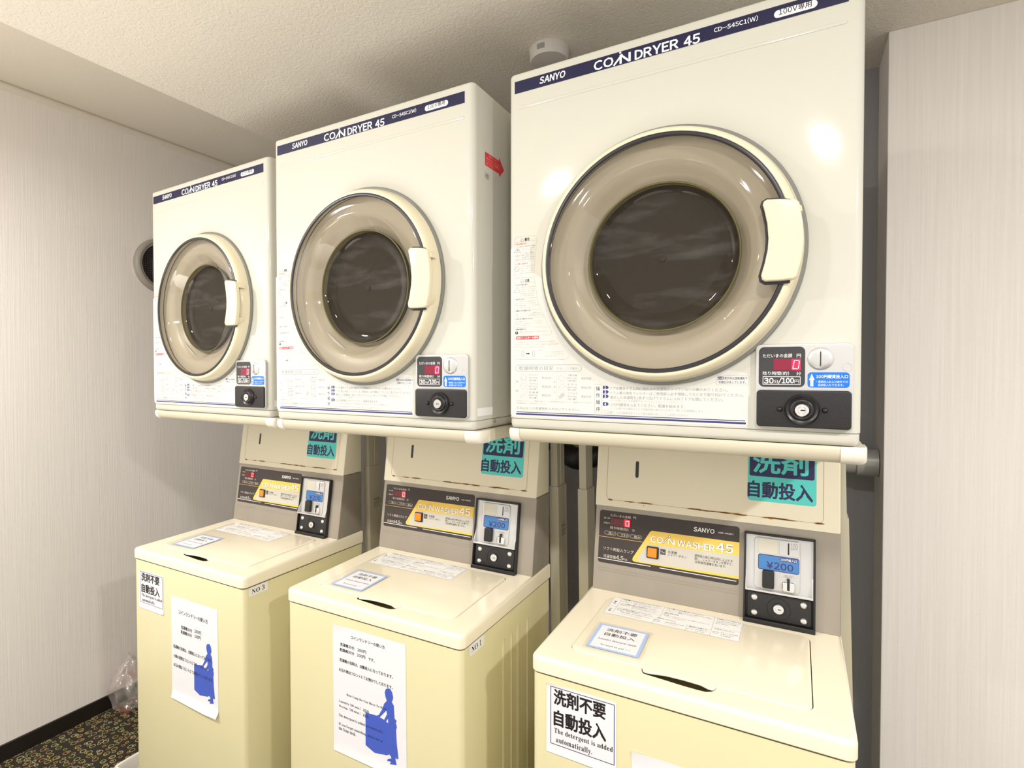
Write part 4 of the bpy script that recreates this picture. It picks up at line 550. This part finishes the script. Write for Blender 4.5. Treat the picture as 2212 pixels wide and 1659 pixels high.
    b = MB(); b.rprism(.3703, .0697, .3923, .1050, .003, .008, .0185, .002); b.build('lever', black, u, WS)
    b = MB(); b.rprism(.4060, .0668, .4300, .0885, .0045, .008, .0150, .004); b.mi = 1; b.rprism(.4154, .0716, .4202, .0944, .001, .0082, .0154); b.build('return_lever', [chrome, black], u, WS)
    b = MB(); b.rprism(.3428, .0065, .4582, .0578, .004, .0038, .0080, .001); b.build('lock_plate', blackcrackle, u, WS)
    for x, z in ((.3558, .0467), (.4448, .0467), (.3560, .0158), (.4450, .0158)): b = MB(); dome(b, x, z, .0066, .0078, .0042); b.build('rivet', chrome, u, WS, smooth=60)
    b = MB(); b.lathe([(.0220, .0079), (.0216, .0086), (.0208, .0086), (.0204, .0080)], .4006, .0306, 40); b.lathe([(.0112, .0079), (.0108, .0108), (.0098, .0112), (.0005, .0112)], .4006, .0308, 32, False, True); b.build('lock_ring', black, u, WS)
    b = MB(); b.lathe([(.0094, .0108), (.0094, .0128), (.0086, .0134), (.0058, .0134), (.0054, .0130), (.0050, .0136), (.0004, .0137)], .4006, .0308, 32, False, True); b.mi = 1; b.box(.3992, .0300, .0135, .4050, .0316, .0140); b.build('lock', [chrome, black], u, WS)
    return t
wash0 = make_washer()
ZW = [(-1.7458, .9289, -.5676), (-1.0874, .9368, -.5663), (-.4280, .9349, -.5622)]
WL = ['cream coin washer under the farthest dryer, tag NO 3 on its side', 'cream coin washer in the middle of the row, tag NO 1 on its side', 'cream coin washer nearest the camera, beside the white right wall']
WAS = []
for i, (x, y, z) in enumerate(ZW):
    o = wash0 if i == 0 else copy_tree(wash0)
    o.location = (x, y, z+CAMZ-.8524); tag(o, WL[i], 'washing machine', 'coin washers in a row'); WAS.append(o)
for o, n, ya in ((WAS[0], 'NO 3', .0193), (WAS[1], 'NO 1', .0313)):
    d = decal('number_tag', [['R', 'white', ya, -.0262, ya+.060, -.0030, .0005], ['T', n, 'ink_black', ya+.009, ya+.049, -.0148, .0125, 9, 0]], o, WR, .0006); d['label'] = 'white paper tag reading '+n
# ---------------------------------------------------------------- papers on the washers
def sheet(name, label, i, a, b_, w, h, els, curl=.0, kind='notice', group='paper notices taped on washer fronts', tilt=0):
    o = WAS[i].location
    t = thing(name, label, 'paper notice', (o.x+a, o.y+.004, o.z+TP+b_), 0, group)
    m = MB(); PM = Matrix(((1, 0, 0, 0), (0, 0, -1, 0), (0, 1, 0, 0), (0, 0, 0, 1))) @ Matrix.Rotation(tilt, 4, 'Z')
    rows = 24; R = []
    for k in range(rows+1):
        v = k/rows; z = -h*v; e = max(0, (v-.93)/.07); e0 = max(0, (.03-v)/.03)
        R.append(m.ring([(w*q, z+curl*.3*e*(q > .9), .0006+curl*e*e*(.45+.55*q)+.002*e0*e0*(q < .1)) for q in (0, .05, .25, .5, .75, .95, 1)]))
    for p, q in zip(R, R[1:]): m.bridge(p, q, closed=False)
    m.build('sheet', MATS['paper'], t, PM)
    if els: decal('printed_text', els, t, PM, .0009, flat=False, step=.00002)
    return t
sheet('paper_notice', 'A4 notice in Japanese only with blue silhouette, on washer tagged NO 3', 0, .1902, -.0768, .210, .295, PAPER1, .010)
sheet('paper_notice', 'A4 notice in Japanese and English with blue silhouette, on washer tagged NO 1', 1, .1537, -.0238, .2116, .296, PAPER2, .004, tilt=.006)
sheet('paper_notice', 'white sheet at the bottom edge of the photo, taped on the nearest washer', 2, .1887, -.0896, .210, .295, [], .002)
SG = SIGN
s3 = sheet('detergent_sign', 'white sign with navy border saying detergent is added automatically, on the nearest washer', 2, .0316, -.0150, .1308, .128, SG, .002, group='detergent signs on washer fronts')
s1 = sheet('detergent_sign', 'small white sign with navy border and Japanese lettering, on the washer tagged NO 3', 0, .0268, -.0310, .1262, .114, [], .002, group='detergent signs on washer fronts')
PMs = Matrix(((.955, 0, 0, 0), (0, 0, -1, 0), (0, .875, 0, 0), (0, 0, 0, 1))); decal('printed_text', SG, s1, PMs, .0009, step=.00002)
def card(i, c, w, h, ang, label):
    o = WAS[i].location
    t = thing('laminated_card', label, 'card', (o.x+c[0], o.y+c[1], o.z+TP+.0303+.0022+.0255*c[1]+.0006), ang, 'laminated cards on washer lids'); t.rotation_euler = (.0255, 0, ang)
    I = Matrix.Identity(4); x, y = w/2, h/2
    b = MB(); b.rprism(-x, -y, x, y, .003, 0, .0006); b.build('laminate', laminate, t)
    k = .88
    decal('printed_card', [['R', 'card_blue', -x*k, -y*k, x*k, y*k, 0], ['R', 'paper', -x*k+.006, -y*k+.006, x*k-.006, y*k-.006, 0], ['T', '洗剤不要', 'ink_black', -.030, .030, y*.52, .0125, 1, 0], ['T', '自動投入', 'ink_black', -.030, .030, y*.20, .0125, 1, 0], ['T', 'Laundry detergent inside', 'ink_black', -.036, .038, -y*.20, .0078, 9, 0], ['T', 'No need to put :-)', 'ink_black', -.026, .030, -y*.56, .0078, 9, 0]], t, I, .0007, .00004)
card(0, (.1367, .1224), .110, .113, .033, 'laminated blue-framed card on the lid of the washer tagged NO 3')
card(1, (.1362, .1157), .110, .114, .012, 'laminated blue-framed card on the lid of the washer tagged NO 1')
card(2, (.1314, .1226), .112, .114, .022, 'laminated blue-framed card on the lid of the nearest washer')
# ---------------------------------------------------------------- small things of the room
t = thing('smoke_detector', 'round grey-white detector on the ceiling above the nearest dryer', 'detector', (-.588, 1.405, CEIL))
Z0 = Matrix(((1, 0, 0, 0), (0, 1, 0, 0), (0, 0, -1, 0), (0, 0, 0, 1)))
detm = mat('detector_plastic', (.60, .57, .53), .45)
b = MB(); b.lathe([(.053, 0), (.053, .006), (.051, .026), (.048, .031), (.030, .0325), (.0005, .033)], 0, 0, 48, False, True); b.build('housing', detm, t, Z0, smooth=40)
b = MB()
for k in range(6):
    a0 = math.radians(-104+k*4); a1 = math.radians(-104+(k+1)*4); b.face([b.bm.verts.new((r*math.cos(a), r*math.sin(a), -z)) for a, r, z in ((a0, .0532, .0075), (a1, .0532, .0075), (a1, .0518, .021), (a0, .0518, .021))])
b.build('label', metald, t, smooth=0, recalc=False)
t = thing('wall_vent', 'round grey vent with wire grille on the left wall, half behind the farthest dryer', 'vent', (XW, 1.474, 1.891))
VM = Matrix(((0, 0, 1, 0), (1, 0, 0, 0), (0, 1, 0, 0), (0, 0, 0, 1)))
ventm = mat('vent_plastic', (.30, .275, .245), .45)
b = MB(); b.lathe([(.122, 0), (.122, .020), (.119, .026), (.113, .030), (.108, .031), (.105, .028), (.098, .028), (.094, .020), (.094, .002)], 0, 0, 64); b.build('rim', ventm, t, VM, smooth=40)
b = MB(); b.lathe([(.0945, .004), (.0005, .0045)], 0, 0, 48, False, True); b.build('duct', black, t, VM)
b = MB()
for k in range(-9, 10):
    q = k*.0098; h = math.sqrt(max(.094**2-q*q, 0))
    if h > .01: b.tube([(q, -h, .018), (q, h, .018)], .0008, 6); b.tube([(-h, q, .0185), (h, q, .0185)], .0008, 6)
b.build('grille', mat('vent_wire', (.16, .13, .13), .4, .5), t, VM)
pipem = mat('grey_pipe', (.46, .455, .43), .35, .2)
b = MB(); b.tube([(-.10, 1.86, 1.163), (.150, 1.86, 1.163)], .033, 24); b.tube([(.148, 1.86, 1.163), (.197, 1.86, 1.163)], .0375, 24)
tag(b.build('drain_pipe', pipem, smooth=50), 'grey horizontal pipe behind the nearest dryer, running into the right wall', 'pipe')
b = MB(); pts = []; rad = []
for k in range(41):
    s = k/40; pts.append((-.60+.30*(s-.5), 1.66+.10*math.cos(s*math.pi*1.2), 1.20-.05*math.sin(s*math.pi))); rad.append(.030+.004*(k % 2))
b.tube(pts, rad, 16); tag(b.build('exhaust_hose', black, smooth=50), 'black corrugated hose in the dark gap between the two nearest washers', 'hose')
rng = random.Random(7); b = MB()
bmesh.ops.create_icosphere(b.bm, subdivisions=4, radius=1)
from mathutils import noise
for v in b.bm.verts:
    d = v.co.normalized(); k = 1+.30*noise.noise(d*2.6)+.14*noise.noise(d*7)+.06*noise.noise(d*17)
    zz = d.z; w = 1 if zz < .2 else max(.28, 1-(zz-.2)*1.05)
    v.co = Vector((d.x*.062*k*w, d.y*.075*k*w, max(.0, .115+d.z*.115*k)))
o = b.build('plastic_bag', bagm, smooth=75); o.location = (-2.412, 1.27, .001)
tag(o, 'crumpled clear plastic bag with pink print on the floor by the left wall', 'bag')
b = MB(); Q = arc_poly(-2.035, 1.005, -1.775, 1.36, .02, 4); w = .013
b.loft([[(x, y, z) for x, y in inset(Q, d)] for d, z in ((.004, 0), (0, .004), (0, .057), (.002, .060), (w-.002, .060), (w, .057), (w, .012))], True, True)
tag(b.build('drip_tray', mat('white_tray_plastic', (.74, .72, .68), .35), smooth=40), 'white shallow plastic tray on the carpet left of the washer tagged NO 3', 'tray')
bpy.context.view_layer.update()
